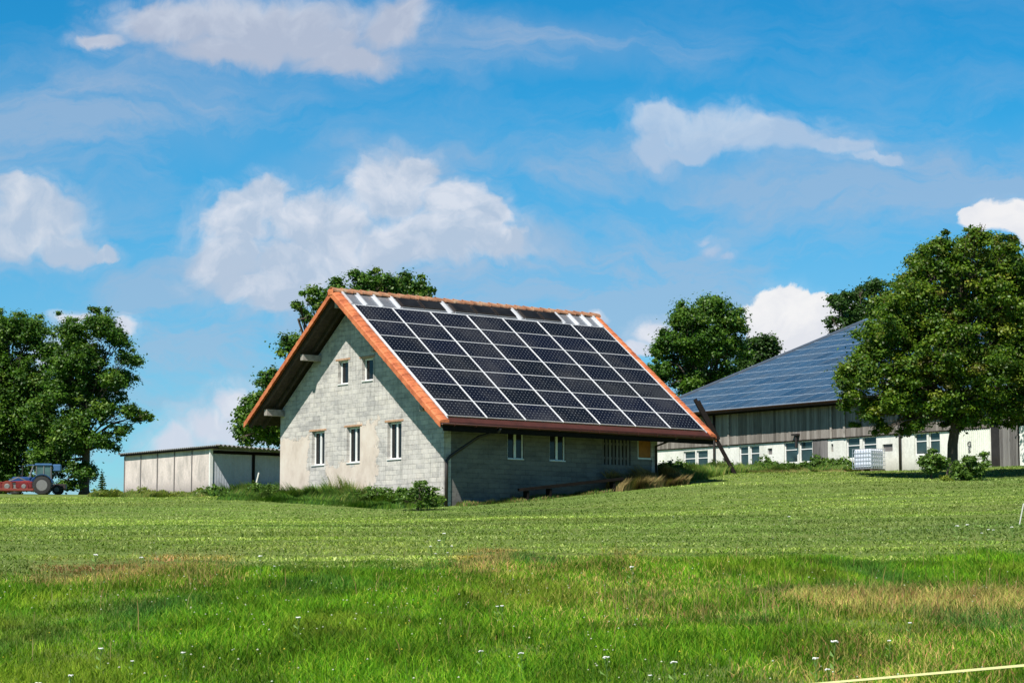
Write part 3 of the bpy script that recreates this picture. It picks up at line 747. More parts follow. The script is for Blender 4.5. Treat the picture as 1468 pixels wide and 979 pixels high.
# gable wall
gw = [(3.50, 2.66, -5.56, -4.30), (1.24, .40, -5.56, -4.26), (-1.28, -2.12, -5.54, -4.22)]   # v_left, v_right, z0, z1
gw_small = [(1.82, 1.17, -2.72, -1.84), (.30, -.38, -2.70, -1.86)]
def top_poly(v0, v1): return [(v0, Zl(-8.2)), (v1, Zl(-8.2)), (v1, ztile(v1)-WT), (VR, ztile(VR)-WT), (v0, ztile(v0)-WT)]
mb = MB()
mb.prism(top_poly(VN, VF), lambda a, b, d: (d, a, b), UG, UG+.3, [win_hole(b_, a_, Zl(z0), Zl(z1)) for a_, b_, z0, z1 in gw+gw_small])
mb.build('gable_wall', 'gable_blocks', house)
mb = MB(); mb.prism(top_poly(VN, VF), lambda a, b, d: (d, a, b), UR-.3, UR)
mb.build('gable_wall', 'gable_blocks', house)
# long walls
sw_ = [(3.33, 4.05, -5.55, -4.40), (5.20, 5.92, -5.55, -4.40), (7.62, 8.98, -5.58, -4.62), (9.32, 10.02, -5.34, -4.40)]
mb = MB(); zt_ = ztile(VN)-WT-.02
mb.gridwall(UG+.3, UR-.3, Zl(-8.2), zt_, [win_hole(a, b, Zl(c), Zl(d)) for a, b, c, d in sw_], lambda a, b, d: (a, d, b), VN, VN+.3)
mb.build('long_wall', 'shaded_side_blocks', house)
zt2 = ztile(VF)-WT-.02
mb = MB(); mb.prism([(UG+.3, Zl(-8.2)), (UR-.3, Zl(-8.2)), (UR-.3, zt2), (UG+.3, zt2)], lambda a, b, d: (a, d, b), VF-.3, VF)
mb.build('long_wall', 'shaded_side_blocks', house)
mb = MB(); mb.box(UG+.35, UR-.35, VN+.35, VF-.35, Zl(-6.9), Zl(-6.8)); mb.box(UG+.35, UR-.35, VN+1.0, VF-1.0, Zl(-3.3), Zl(-3.2))
mb.box(UG+1.2, UG+1.3, VN+1.3, VF-.35, Zl(-6.8), Zl(-4.1)); mb.box(UG+1.2, UG+1.3, -1.2, 2.8, Zl(-3.1), Zl(-1.75)); mb.box(UG+1.4, UR-.35, VN+1.2, VN+1.3, Zl(-6.8), Zl(-3.4))
mb.build('inner_walls', 'inside_dark', house)

def casement(parent, kind, a0, a1, z0, z1, sashes, fr=.055, depth=.13, mull=.085):
    """kind g : in the gable wall (a = v), s : in the long wall (a = u)"""
    P = (lambda a, d, z: (UG+d, a, z)) if kind == 'g' else (lambda a, d, z: (a, VN+d, z))
    def bx(mb, aa, ab, d0, d1, za, zb, mi=0):
        p = P(aa, d0, za); q = P(ab, d1, zb)
        mb.box(min(p[0], q[0]), max(p[0], q[0]), min(p[1], q[1]), max(p[1], q[1]), za, zb, mi)
    lo, hi = min(a0, a1)+.003, max(a0, a1)-.003; z0 += .003; z1 -= .003
    f = MB()
    bx(f, lo, lo+fr, depth, depth+.06, z0, z1); bx(f, hi-fr, hi, depth, depth+.06, z0, z1)
    bx(f, lo+fr, hi-fr, depth, depth+.06, z0, z0+fr*1.3); bx(f, lo+fr, hi-fr, depth, depth+.06, z1-fr, z1)
    if sashes == 2: bx(f, (lo+hi)/2-mull/2, (lo+hi)/2+mull/2, depth-.012, depth+.06, z0+fr*1.3, z1-fr)
    w = f.build('window', 'white_frame', parent, bevel=.006)
    g = MB(); bx(g, lo+fr*.7, hi-fr*.7, depth+.03, depth+.036, z0+fr, z1-fr*.7); g.build('pane', 'glass', w)
    s = MB(); bx(s, lo-.0, hi+.0, -.035, depth-.002, z0-.001, z0+.035); s.build('sill', 'white_frame' , w, bevel=.005)
    return w
for a, b_, z0, z1 in gw: casement(house, 'g', a, b_, Zl(z0), Zl(z1), 2, .06)
for a, b_, z0, z1 in gw_small: casement(house, 'g', a, b_, Zl(z0), Zl(z1), 1, .065)
simple('lintel_brick', (.42, .25, .15), .85, var=.35, scale=8)
for a, b_, z0, z1 in gw+gw_small:
    mb = MB(); mb.box(UG-.014, UG+.10, min(a, b_)-.12, max(a, b_)+.16, Zl(z1)+.006, Zl(z1)+.075); mb.build('lintel', 'lintel_brick', house, bevel=.006)
for a, b_, z0, z1 in sw_[:2]: casement(house, 's', a, b_, Zl(z0), Zl(z1), 2, .05, .05, .09)
# boarded opening
mb = MB(); a, b_, z0, z1 = sw_[2]
mb.box(a, b_, VN+.16, VN+.19, Zl(z0), Zl(z1), 1)
k = 0
while a+.03+k*.17 < b_-.05:
    mb.box(a+.03+k*.17, a+.03+k*.17+.10, VN+.04, VN+.07, Zl(z0)+.004, Zl(z1)-.03*(k % 3)-.004, 0, random.random()); k += 1
mb.box(a+.01, b_-.01, VN+.071, VN+.10, Zl(z0)+.2, Zl(z0)+.28, 0); mb.box(a+.01, b_-.01, VN+.071, VN+.10, Zl(z1)-.25, Zl(z1)-.17, 0)
mb.build('barred_opening', ['brown_boards', 'inside_dark'], house)
# amber board window
a, b_, z0, z1 = sw_[3]
f = MB()
f.box(a+.003, a+.05, VN+.02, VN+.08, Zl(z0)+.003, Zl(z1)-.003); f.box(a+.05, b_-.003, VN+.02, VN+.08, Zl(z0)+.003, Zl(z0)+.06)
w = f.build('window', 'white_frame', house)
f = MB(); f.box(a+.10, b_-.003, VN+.05, VN+.09, Zl(z0)+.08, Zl(z1)-.02); f.build('shutter', 'amber_board', w, label='amber brown board closing the window')

# roof slabs
UA, UB = -.30, 12.0
def roof_slab(sgn, vout, name):
    vs = [(UA, VR, ztile(VR)), (UB, VR, ztile(VR)), (UB, vout, ztile(vout)), (UA, vout, ztile(vout))]
    lo = [(x_, y_, z_-.07) for x_, y_, z_ in vs]
    mb = MB(); mb.add(vs+lo, [(0, 1, 2, 3), (7, 6, 5, 4), (3, 2, 6, 7), (0, 3, 7, 4), (1, 0, 4, 5), (2, 1, 5, 6)])
    return mb.build(name, 'terracotta' if sgn < 0 else 'terracotta', house)
VE, VL = -5.72, 6.50
roof_slab(-1, VE, 'roof'); roof_slab(1, VL, 'roof')
# soffit boards below
mb = MB()
for s_, vo in ((-1, VE+.03), (1, VL-.03)):
    k = 0; Ltot = abs(vo-VR); nb = int(Ltot/.14)
    for k in range(nb):
        a = VR+s_*k*Ltot/nb; b_ = VR+s_*(k+1)*Ltot/nb-s_*.008
        za, zb = ztile(a)-.073, ztile(b_)-.073
        vs = [(UA+.02, a, za), (UB-.02, a, za), (UB-.02, b_, zb), (UA+.02, b_, zb)]
        vs += [(p[0], p[1], p[2]-.03) for p in vs]
        mb.add(vs, [(0, 1, 2, 3), (7, 6, 5, 4), (3, 2, 6, 7), (0, 3, 7, 4), (1, 0, 4, 5), (2, 1, 5, 6)], 0, random.random())
mb.build('soffit', 'soffit_wood', house)
# rafters
for s_, vo in ((-1, VE+.05), (1, VL-.06)):
    us = [UA+.09, .35]+[1.3+.9*i for i in range(11)]+[UB-.5, UB-.1]
    for u_ in us:
        mb = MB(); mb.beam((u_, VR+s_*.02, ztile(VR)-.185), (u_, vo, ztile(vo)-.185), .09, .15); mb.build('rafter', 'soffit_wood', house)
# purlins poking out of the gable
for v_, h_ in ((VR, .24), (3.0, .22), (5.42, .24), (-1.45, .22), (-4.35, .24)):
    zc = ztile(v_)-.27-h_/2-(.05 if v_ == VR else .10)
    mb = MB(); mb.box(-.20, UG-.003, v_-.09, v_+.09, zc-h_/2, zc+h_/2); mb.box(UR+.003, UB-.2, v_-.09, v_+.09, zc-h_/2, zc+h_/2); mb.build('purlin', 'beam_wood', house, bevel=.008)
# verge tiles (stepped) ; one mesh per edge
def verge(u_out, u_in, vo, s_, name, sidedrop=.22):
    n = int(round(abs(vo-VR)/math.cos(RP)/.34)); mb = MB()
    for k in range(n):
        t0 = k/n; t1 = (k+1.12)/n
        a = VR+(vo-VR)*t0; b_ = VR+(vo-VR)*min(t1, 1.01)
        za = ztile(a)+.035; zb = ztile(b_)+.058
        sg = 1 if u_out > u_in else -1
        prof = [(u_in, -.05), (u_in-sg*0, .02), (u_in+(u_out-u_in)*.25, .055), (u_in+(u_out-u_in)*.6, .04), (u_out-sg*.04, .015), (u_out, -.03), (u_out, -sidedrop), (u_out-sg*.025, -sidedrop), (u_out-sg*.03, -.06)]
        m_ = len(prof); jit = random.uniform(-.006, .006)
        vs = [(p[0]+jit, a, za+p[1]) for p in prof]+[(p[0]+jit, b_, zb+p[1]) for p in prof]
        fs = [(i, (i+1) % m_, (i+1) % m_+m_, i+m_) for i in range(m_)]+[tuple(range(m_))[::-1], tuple(range(m_, 2*m_))]
        mb.add(vs, fs)
    return mb.build(name, 'terracotta', house)
verge(-.45, -.06, VE, -1, 'verge_tiles'); verge(-.45, -.06, VL, 1, 'verge_tiles')
verge(12.12, 11.80, VE, -1, 'verge_tiles'); verge(12.12, 11.80, VL, 1, 'verge_tiles')
# white sheet edge beside the panels
for u_ in (-.035, 11.745):
    mb = MB(); y0, y1 = .55, VE+.08
    mb.beam((u_, y0, ztile(y0)+.06), (u_, y1, ztile(y1)+.06), .03, .05); mb.build('edge_trim', 'zinc_light', house)
# left slope pantiles (seen from aside only) and lower strip on the near slope
mb = MB()
nrow = 18
for k in range(nrow):
    a = VR+.1+(VL-VR-.1)*k/nrow; b_ = VR+.1+(VL-VR-.1)*(k+1.08)/nrow; b_ = min(b_, VL+.02)
    cols = 50; vs = []; fs = []
    for j in range(cols*4+1):
        u_ = -.02+(11.8+.02)*j/(cols*4); w_ = .025*math.cos(2*math.pi*j/4)
        vs += [(u_, a, ztile(a)+.03+w_), (u_, b_, ztile(b_)+.06+w_)]
    for j in range(cols*4): fs.append((2*j, 2*j+1, 2*j+3, 2*j+2))
    mb.add(vs, fs)
mb.build('roof_tiles', 'terracotta', house, smooth=True)
# ridge tiles
mb = MB(); n = 30
for k in range(n):
    u0 = -.42+(12.5)*k/n; u1 = u0+12.5/n+.03
    mb.tube([(u0, VR, ztile(VR)+.02), (u0+.06, VR, ztile(VR)+.02), (u1, VR, ztile(VR)+.00)], [.155, .145, .13], 10, arc=(-math.pi/2*1.05, math.pi/2*1.05), up0=(0, 0, 1), cap=False)
rd = mb.build('ridge_tiles', 'ridge_tile', house); sd_ = rd.modifiers.new('Solid', 'SOLIDIFY'); sd_.thickness = .02
# orange cap end
mb = MB(); mb.box(-.47, -.40, VR-.16, VR+.16, ztile(VR)-.15, ztile(VR)+.09); mb.build('ridge_end', 'terracotta', house, bevel=.03)

# matrices on the near slope : x along u, y up the slope, z normal
def roof_m(u_, t_, lift=0):
    return Matrix.Translation(Vector((u_, -t_*math.cos(RP), Zl(0)-t_*math.sin(RP)))) @ Matrix.Rotation(RP, 4, 'X') @ Matrix.Translation(Vector((0, 0, lift)))
# metal flashing at the top
mb = MB(); mb.box(-.03, 11.74, .05, .93, -.07, -.055, mat=roof_m(0, 0)); mb.build('flashing', 'zinc', house)
for u_ in (-.02, .62, 1.32, 2.10, 4.40, 7.68, 9.80, 10.48, 11.12, 11.70):
    mb = MB(); mb.box(u_-.038, u_+.038, .06, .90, -.054, .02, mat=roof_m(0, 0)); mb.box(u_-.11, u_+.11, .06, .90, -.0545, -.045, mat=roof_m(0, 0)); mb.build('standing_seam', 'zinc_light', house, bevel=.01)
for a, b_ in ((2.24, 3.12), (3.22, 4.16), (4.62, 5.52), (5.62, 6.52), (6.62, 7.46), (7.90, 8.72), (8.82, 9.66)):
    mb = MB()
    mb.box(a, b_, .16, .72, -.053, .045, 0, mat=roof_m(0, 0)); mb.box(a+.04, b_-.04, .2, .68, .046, .05, 1, mat=roof_m(0, 0))
    mb.box(a-.02, b_+.02, .10, .158, -.052, .01, 2, mat=roof_m(0, 0))
    mb.build('roof_collector', ['pipe_dark', 'pv_cells' if False else 'glass', 'zinc'], house)
mb = MB(); mb.box(-.02, 11.72, -.035, .03, -.05, .0, mat=roof_m(0, 0)); mb.build('top_trim', 'zinc_light', house)
# the panels : 7 columns by 7 rows
def make_panel():
    mb = MB(); w, h, e = 1.638, .990, .020
    mb.box(0, e, 0, h, -.035, .004); mb.box(w-e, w, 0, h, -.035, .004); mb.box(e, w-e, 0, .014, -.035, .004); mb.box(e, w-e, h-.014, h, -.035, .004)
    p = mb.build('solar_panel', 'aluminium', house)
    g = MB(); g.box(0, 1.598, 0, .962, -.03, 0)
    q = g.build('cell_face', 'pv_cells', p); q.location = (e, .014, 0)
    return p
proto = make_panel()
for i in range(7):
    for j in range(7):
        o = proto if (i == 0 and j == 0) else copy_part(proto, house)
        mm = roof_m(i*1.67+.016, j*1.0+.995, random.uniform(-.001, .002)); o.location = mm.to_translation(); o.rotation_euler = (RP+random.uniform(-.002, .002), random.uniform(-.0015, .0015), 0)
for i in range(8):
    mb = MB(); u_ = i*1.67-.0; mb.box(u_-.015, u_+.015, -7.0, .0, -.05, .0, mat=roof_m(0, 0)); mb.build('mounting_rail', 'rail_metal', house)
# eave : fascia, gutter, downpipes
mb = MB(); mb.box(UA+.02, UB-.02, VE-.0, VE+.025, ztile(VE)-.30, ztile(VE)-.075); mb.build('fascia', 'dark_wood', house)
mb = MB(); ya, yb = -5.575, VE-.05; vs = [(-.06, ya, ztile(ya)+.055), (11.8, ya, ztile(ya)+.055), (11.8, yb, ztile(yb)+.045), (-.06, yb, ztile(yb)+.045)]
vs += [(p[0], p[1], p[2]-.04) for p in vs]; mb.add(vs, [(0, 1, 2, 3), (7, 6, 5, 4), (3, 2, 6, 7), (0, 3, 7, 4), (1, 0, 4, 5), (2, 1, 5, 6)]); mb.build('drip_edge', 'copper_brown', house)
gx = VE-.075; gzz = ztile(VE)-.045
mb = MB(); mb.tube([(-.38, gx, gzz), (12.06, gx, gzz-.04)], .062, 10, arc=(math.pi/2, 3*math.pi/2), up0=(0, 0, 1), cap=False)
gt = mb.build('gutter', 'copper_brown', house, smooth=True); s_ = gt.modifiers.new('Solid', 'SOLIDIFY'); s_.thickness = .008
mb = MB()
for k in range(14): u_ = .1+k*.9; mb.tube([(u_, gx-.088, gzz+.02), (u_, gx-.07, gzz-.07), (u_, gx+.05, gzz-.085), (u_, gx+.09, gzz)], .012, 5)
mb.build('gutter_brackets', 'copper_brown', house)
mb = MB(); mb.tube([(2.05, gx, gzz-.07), (2.05, gx+.05, gzz-.18), (1.75, VN-.45, Zl(-4.85)), (.80, VN-.11, Zl(-5.52)), (.66, VN-.09, Zl(-5.68)), (.64, VN-.09, Zl(-7.35))], .055, 10)
mb.build('downpipe', 'pipe_dark', house, smooth=True)
mb = MB(); mb.tube([(10.13, gx, gzz-.09), (10.13, VN-.09, Zl(-4.85)), (10.13, VN-.09, Zl(-6.45))], .045, 8); mb.build('downpipe', 'pipe_dark', house, smooth=True)
mb = MB(); mb.tube([(2.2, 5.9, Zl(-4.2)), (2.2, 5.75, Zl(-4.6)), (2.2, 5.75, Zl(-6.7))], .045, 8); mb.build('downpipe', 'pipe_dark', house, smooth=True)

# dark plank on posts beside the shaded wall
_pa, _pb = hw(3.4, -5.25, 0), hw(7.9, -5.15, 0)
_pc = (_pa+_pb)/2; _gc = g1(_pc.x, _pc.y); _ga = g1(_pa.x, _pa.y); _gb = g1(_pb.x, _pb.y)
bn = empty('plank_bench', (_pc.x, _pc.y, _gc), YAW, 'long dark plank lying on low posts against the shaded house wall', 'bench')
mb = MB(); mb.beam((-2.25, 0, _ga-_gc+.40), (2.3, 0, _gb-_gc+.42), .30, .10); mb.build('seat_plank', 'dark_wood', bn)
for x_ in (-2.0, -1.0, 1.9):
    mb = MB(); zt3 = (_ga+(_gb-_ga)*(x_+2.25)/4.55)-_gc; mb.box(x_-.04, x_+.04, -.12, .12, zt3-.2, zt3+.34); mb.build('leg', 'dark_wood', bn)

# leaning dark beam between the buildings
bx_, by_ = at(1053, 88), 88
pole = empty('leaning_beam', (bx_, by_, g1(bx_, by_)), 0, 'dark timber beam leaning to the left between the house roof tip and the barn', 'beam')
top = Vector((at(1000, 88)-bx_, 1.0, hz(570, 88)-g1(bx_, by_)))
mb = MB(); d_ = top.normalized(); mb.beam(-d_*.15, top, .10, .15, up=(1, 0, .3)); mb.build('beam', 'dark_wood', pole, bevel=.01)
mb = MB(); mb.beam(top*.45+Vector((.05, -.09, 0)), top*.97+Vector((.05, -.09, 0)), .06, .20, up=(1, 0, .3)); mb.build('stiffener', 'dark_wood', pole)

# ------------------------------------------------------------------ shed
US, SV0, SV1 = 8.0, 31.2, 23.2
sz = lambda z: z
shed = empty('storage_shed', hw(US, SV1, -5.95), YAW, 'low concrete shed with pale front panels and a corrugated roof left of the house', 'shed')
SH = 2.20; SW = SV0-SV1
pw = SW/5
for k in range(5):
    mb = MB(); mb.box(0, .07, k*pw+.03, (k+1)*pw-.03, -.4, SH); mb.build('front_panel', 'shed_panel', shed, bevel=.008)
mb = MB()
for k in range(6): mb.box(-.03, .09, max(k*pw-.03, 0) if k else 0, k*pw+.03, -.4, SH-.02)
mb.build('front_post', 'brown_boards', shed)
mb = MB(); mb.box(-.05, .10, -.10, -.003, -.5, SH); mb.build('corner_post', 'old_white', shed)
# ribbed side wall
mb = MB(); n = 110; vs = []; fs = []
for j in range(n+1):
    x_ = .1+7.4*j/n; y_ = -.04-(.007 if j % 2 else 0)
    vs += [(x_, y_, -.5), (x_, y_, SH)]
for j in range(n): fs.append((2*j, 2*j+2, 2*j+3, 2*j+1))
mb.add(vs, fs); o = mb.build('side_wall', 'shed_side', shed); sd_ = o.modifiers.new('Solid', 'SOLIDIFY'); sd_.thickness = .03
mb = MB(); mb.box(2.2, 2.34, -.10, -.06, -.4, SH-.08); mb.box(4.9, 5.0, -.10, -.06, -.4, SH-.08); mb.box(.1, 7.5, -.10, -.06, SH-.22, SH-.08); mb.build('side_frame', 'dark_wood', shed)
mb = MB(); mb.box(.1, 7.5, SW-.1, SW, -.5, SH); mb.box(7.4, 7.5, .05, SW-.1, -.5, SH); mb.build('back_wall', 'shed_side', shed)
mb = MB(); vs = []; fs = []; n = 13*8     # corrugation runs along u, waves across v
rv = int((SW+1.3)/.177)*6; 
for j in range(rv+1):
    y_ = -.95+(SW+1.25)*j/rv; w_ = .028*math.sin(2*math.pi*j/6)
    vs += [(-.22, y_, SH+.09+w_), (7.7, y_, SH-.16+w_)]
for j in range(rv): fs.append((2*j, 2*j+2, 2*j+3, 2*j+1))
mb.add(vs, fs)
o = mb.build('corrugated_roof', 'fibre_cement', shed); sd_ = o.modifiers.new('Solid', 'SOLIDIFY'); sd_.thickness = .02
mb = MB(); mb.box(-.16, -.10, -.9, SW+.2, SH-.02, SH+.055); mb.build('roof_batten', 'dark_wood', shed)
# corrugated side edge: short sheets seen end-on
mb = MB(); vs = []; fs = []; n = 170
for j in range(n+1):
    x_ = -.1+7.8*j/n; w_ = .045*(math.sin(2*math.pi*j/5.0))
    z_ = SH+.10-.25*(x_+.1)/7.8+w_
    vs += [(x_, -1.02, z_), (x_, -.60, z_+.02)]
for j in range(n): fs.append((2*j, 2*j+2, 2*j+3, 2*j+1))
mb.add(vs, fs); o = mb.build('edge_sheets', 'fibre_cement', shed); sd_ = o.modifiers.new('Solid', 'SOLIDIFY'); sd_.thickness = .015

# white stick leaning by the shed
sx, sy = at(366, 93), 93
st = MB(); st.tube([(0, 0, -.1), (.06, 0, .6), (at(371, 93)-sx, .1, hz(678, 93)-g1(sx, sy))], .035, 7)
o = st.build('white_pole', 'white_stick'); o.location = (sx, sy, g1(sx, sy)); tag(o, 'white stick leaning upright in the weeds beside the shaded shed wall', 'pole')

# ------------------------------------------------------------------ barn
UBn = 38.0
barn = empty('long_barn', hw(UBn, 0, -4.6), YAW, 'long low barn with grey board siding, white base and a blue solar roof', 'barn')
bz = lambda z: z+4.6
VB1, VB0 = 26.3, -9.0
WB = -2.62
bw = [(23.90, 22.98, -3.86, -2.80), (22.88, 22.0, -3.86, -2.80), (19.60, 18.92, -3.80, -2.72), (18.82, 18.10, -3.80, -2.72),
      (16.30, 15.36, -3.74, -2.66), (15.22, 14.30, -3.74, -2.66), (11.96, 11.06, -3.70, -2.64), (10.88, 9.96, -3.70, -2.64),
      (7.50, 6.72, -3.70, -2.64), (6.60, 5.90, -3.70, -2.64)]
vents = [(17.50, 17.16, -3.24, -2.92), (20.85, 20.40, -3.55, -3.28), (9.56, 8.90, -3.44, -3.08), (13.0, 12.85, -3.3, -2.9)]
holes = [win_hole(b_, a, bz(z0), bz(z1)) for a, b_, z0, z1 in bw+vents]
mb = MB(); mb.gridwall(2.8, VB1, bz(-5.4), bz(WB), holes, lambda a, b, d: (d, a, b), 0, .3)
mb.build('base_wall', 'barn_white', barn)
mb = MB(); mb.box(0, .3, VB0, 1.15, bz(-5.4), bz(WB)); mb.build('base_wall', 'old_white', barn)
mb = MB(); mb.box(.9, 1.0, VB0+.3, VB1-.3, bz(-5), bz(WB)); mb.build('inner_wall', 'inside_dark', barn)
for (a, b_, z0, z1) in bw:
    f = MB(); w_ = .05; lo, hi = b_+.003, a-.003; q0, q1 = bz(z0)+.003, bz(z1)-.003
    f.box(.08, .14, lo, lo+w_, q0, q1); f.box(.08, .14, hi-w_, hi, q0, q1); f.box(.08, .14, lo+w_, hi-w_, q0, q0+w_); f.box(.08, .14, lo+w_, hi-w_, q1-w_, q1)
    f.box(.075, .14, lo+w_, hi-w_, q0+(q1-q0)*.60, q0+(q1-q0)*.60+.045)
    w = f.build('window', 'white_frame', barn)
    g = MB(); g.box(.11, .115, lo+w_*.6, hi-w_*.6, q0+.02, q1-.02); g.build('pane', 'barn_glass', w)
for (a, b_, z0, z1) in vents:
    f = MB(); f.box(.10, .14, b_+.003, a-.003, bz(z0)+.003, bz(z1)-.003); f.build('vent', 'brown_boards', barn)
# siding, in boards
def siding(v0, v1, z0, z1, x0, name, mat, wmin=.13, wmax=.22, jag=.03):
    mb = MB(); v_ = v0
    while v_ < v1:
        w_ = random.uniform(wmin, wmax); e = min(v_+w_-.006, v1)
        mb.box(x0-random.uniform(.0, .018), x0+.03, v_, e, bz(z0)-random.uniform(0, jag), bz(z1), 0, random.random()); v_ += w_
    return mb.build(name, mat, barn)
siding(2.85, VB1, WB+.03, -.75, -.05, 'siding', 'grey_boards')
siding(VB0, 2.8, -2.3, -.75, -.05, 'siding', 'grey_boards')
mb = MB(); mb.box(-.075, -.0, 2.85, VB1, bz(WB)-.03, bz(WB)+.02); mb.build('siding_foot', 'dark_wood', barn)
# posts on siding
for v_ in (12.0, 12.9, 20.3):
    mb = MB(); mb.box(-.12, -.07, v_-.06, v_+.06, bz(WB), bz(-1.0)); mb.build('post', 'beam_wood', barn)
siding(13.22, 14.25, -4.2, WB-.04, -.02, 'wooden_panel', 'brown_boards')
mb = MB(); vs = []; fs = []; n = 60       # ribbed white wall near the door
for j in range(n+1):
    y_ = 2.85+(4.7-2.85)*j/n; vs += [(-.03-(.03 if (j // 2) % 2 else 0), y_, bz(-4.7)), (-.03-(.03 if (j // 2) % 2 else 0), y_, bz(WB)-.035)]
for j in range(n): fs.append((2*j, 2*j+2, 2*j+3, 2*j+1))
mb.add(vs, fs); mb.build('ribbed_wall', 'rib_white', barn)
mb = MB(); mb.box(-.02, .1, 2.28, 2.8, bz(-4.7), bz(-2.32)); mb.build('door', 'pipe_dark', barn, label='narrow dark door leaf')
siding(1.2, 2.25, -4.62, -2.35, -.06, 'wooden_door', 'brown_boards', .12, .16, .0)
mb = MB(); mb.box(-.12, -.08, 1.15, 2.9, bz(-2.40), bz(-2.30)); mb.build('door_rail', 'beam_wood', barn)
# lettering on the ribbed wall
def letters(txt, loc, size, parent, name):
    cu = bpy.data.curves.new(name, 'FONT'); cu.body = txt; cu.size = size; cu.align_x = 'CENTER'; cu.extrude = .004; cu.offset = .008
    t = bpy.data.objects.new('tmp_text', cu); COL.objects.link(t)
    dg = bpy.context.evaluated_depsgraph_get(); me = bpy.data.meshes.new_from_object(t.evaluated_get(dg))
    bpy.data.objects.remove(t); me.materials.clear(); me.materials.append(M['letter_black'])
    o = bpy.data.objects.new(name, me); COL.objects.link(o); o.parent = parent; o.location = loc
    o.rotation_euler = Matrix(((0, 0, -1), (-1, 0, 0), (0, 1, 0))).to_euler()
    return o
letters('S', (-.075, 4.05, bz(-3.72)), .34, barn, 'painted_letter'); letters('G', (-.075, 4.05, bz(-3.44)), .34, barn, 'painted_letter')
# downpipes, stub post
for v_, z1 in ((21.35, -.95), (8.30, -1.0)):
    mb = MB(); mb.tube([(-.15, v_, bz(z1)), (-.15, v_, bz(-4.6))], .06, 8); mb.build('downpipe', 'pipe_dark', barn, smooth=True)
mb = MB(); mb.tube([(-.18, 15.25, bz(-2.35)), (-.18, 15.25, bz(-3.0))], .07, 8); mb.box(-.3, -.06, 15.1, 15.5, bz(-2.37), bz(-2.28)); mb.build('flue_stub', 'pipe_dark', barn)
# roof
BP = math.radians(19.63); UEb, UPk = -.80, 18.3
ze = bz(-.72)
def zb_(u): return ze+(u-UEb)*math.tan(BP)
VR1, VR0 = 27.0, -9.8
mb = MB()
A = [(UEb, zb_(UEb)-.13), (UPk, zb_(UPk)-.13), (2*UPk-UEb, zb_(UEb)-.13), (2*UPk-UEb, zb_(UEb)-.24), (UPk, zb_(UPk)-.24), (UEb, zb_(UEb)-.24)]
mb.prism(A, lambda a, b, d: (a, d, b), VR0, VR1); mb.build('roof', 'soffit_wood', barn)
mb = MB(); mb.box(UEb-.06, UEb-.003, VR0, VR1, ze-.23, ze-.09); mb.build('fascia', 'copper_brown', barn)
mb = MB(); mb.tube([(UEb-.14, VR0, ze-.10), (UEb-.14, VR1, ze-.10)], .065, 8, arc=(math.pi/2, 3*math.pi/2), up0=(0, 0, 1), cap=False); mb.build('gutter', 'copper_brown', barn, smooth=True)
mb = MB(); mb.beam((UEb, VR1+.03, zb_(UEb)-.12), (UPk, VR1+.03, zb_(UPk)-.12), .05, .30); mb.build('barge_board', 'zinc', barn)
mb = MB(); mb.prism([(VB1-.3, 0)], lambda a, b, d: (a, b, d), 0, 0) if False else None
# gable ends
mb = MB(); pts = [(0, bz(-5.4)), (2*UPk, bz(-5.4)), (2*UPk, zb_(0)-.26), (UPk, zb_(UPk)-.26), (0, zb_(0)-.26)]
mb.prism(pts, lambda a, b, d: (a+.002, d, b), VB1-.25, VB1-.002); mb.prism(pts, lambda a, b, d: (a+.302, d, b), VB0+.01, VB0+.25); mb.build('gable_wall', 'grey_boards', barn)
mb = MB(); mb.box(UEb+.05, -.1, VR0+.1, VR1-.1, ze-.27, ze-.245); mb.build('soffit', 'dark_wood', barn)
# solar field : 12 rows x 36 columns ; the hundred that show largest are parts, the rest one mesh
RM = Matrix.Translation(Vector((UEb, 0, ze))) @ Matrix.Rotation(-BP, 4, 'Y')
def bpanel(mb, r_, c_, M4):
    x0 = .06+r_*1.66; y0 = VR1-.12-(c_+1)*1.015
    mb.box(x0, x0+1.64, y0, y0+.985, -.09, -.05, 0, mat=M4)
    mb.box(x0+.04, x0+1.60, y0+.012, y0+.973, -.0499, -.045, 1, mat=M4)
mbp = MB(); mbp.box(0, 1.64, 0, .985, -.09, -.05, 0); bp0 = mbp.build('solar_panel', 'barn_frame', barn)
g = MB(); g.box(.04, 1.60, .012, .973, -.0499, -.045, 0); g.build('cell_face', 'barn_pv', bp0)
rest = MB(); cnt = 0
for r_ in range(12):
    for c_ in range(36):
        near = r_ < 8 and 4 <= c_ <= 16 and cnt < 100
        if near:
            o = bp0 if cnt == 0 else copy_part(bp0, barn)
            x0 = .06+r_*1.66; y0 = VR1-.12-(c_+1)*1.015
            o.location = RM @ Vector((x0, y0, 0)); o.rotation_euler = (0, -BP, 0); cnt += 1
        else: bpanel(rest, r_, c_, RM)
o = rest.build('solar_panels', ['barn_frame', 'barn_pv'], barn); o['kind'] = 'stuff'

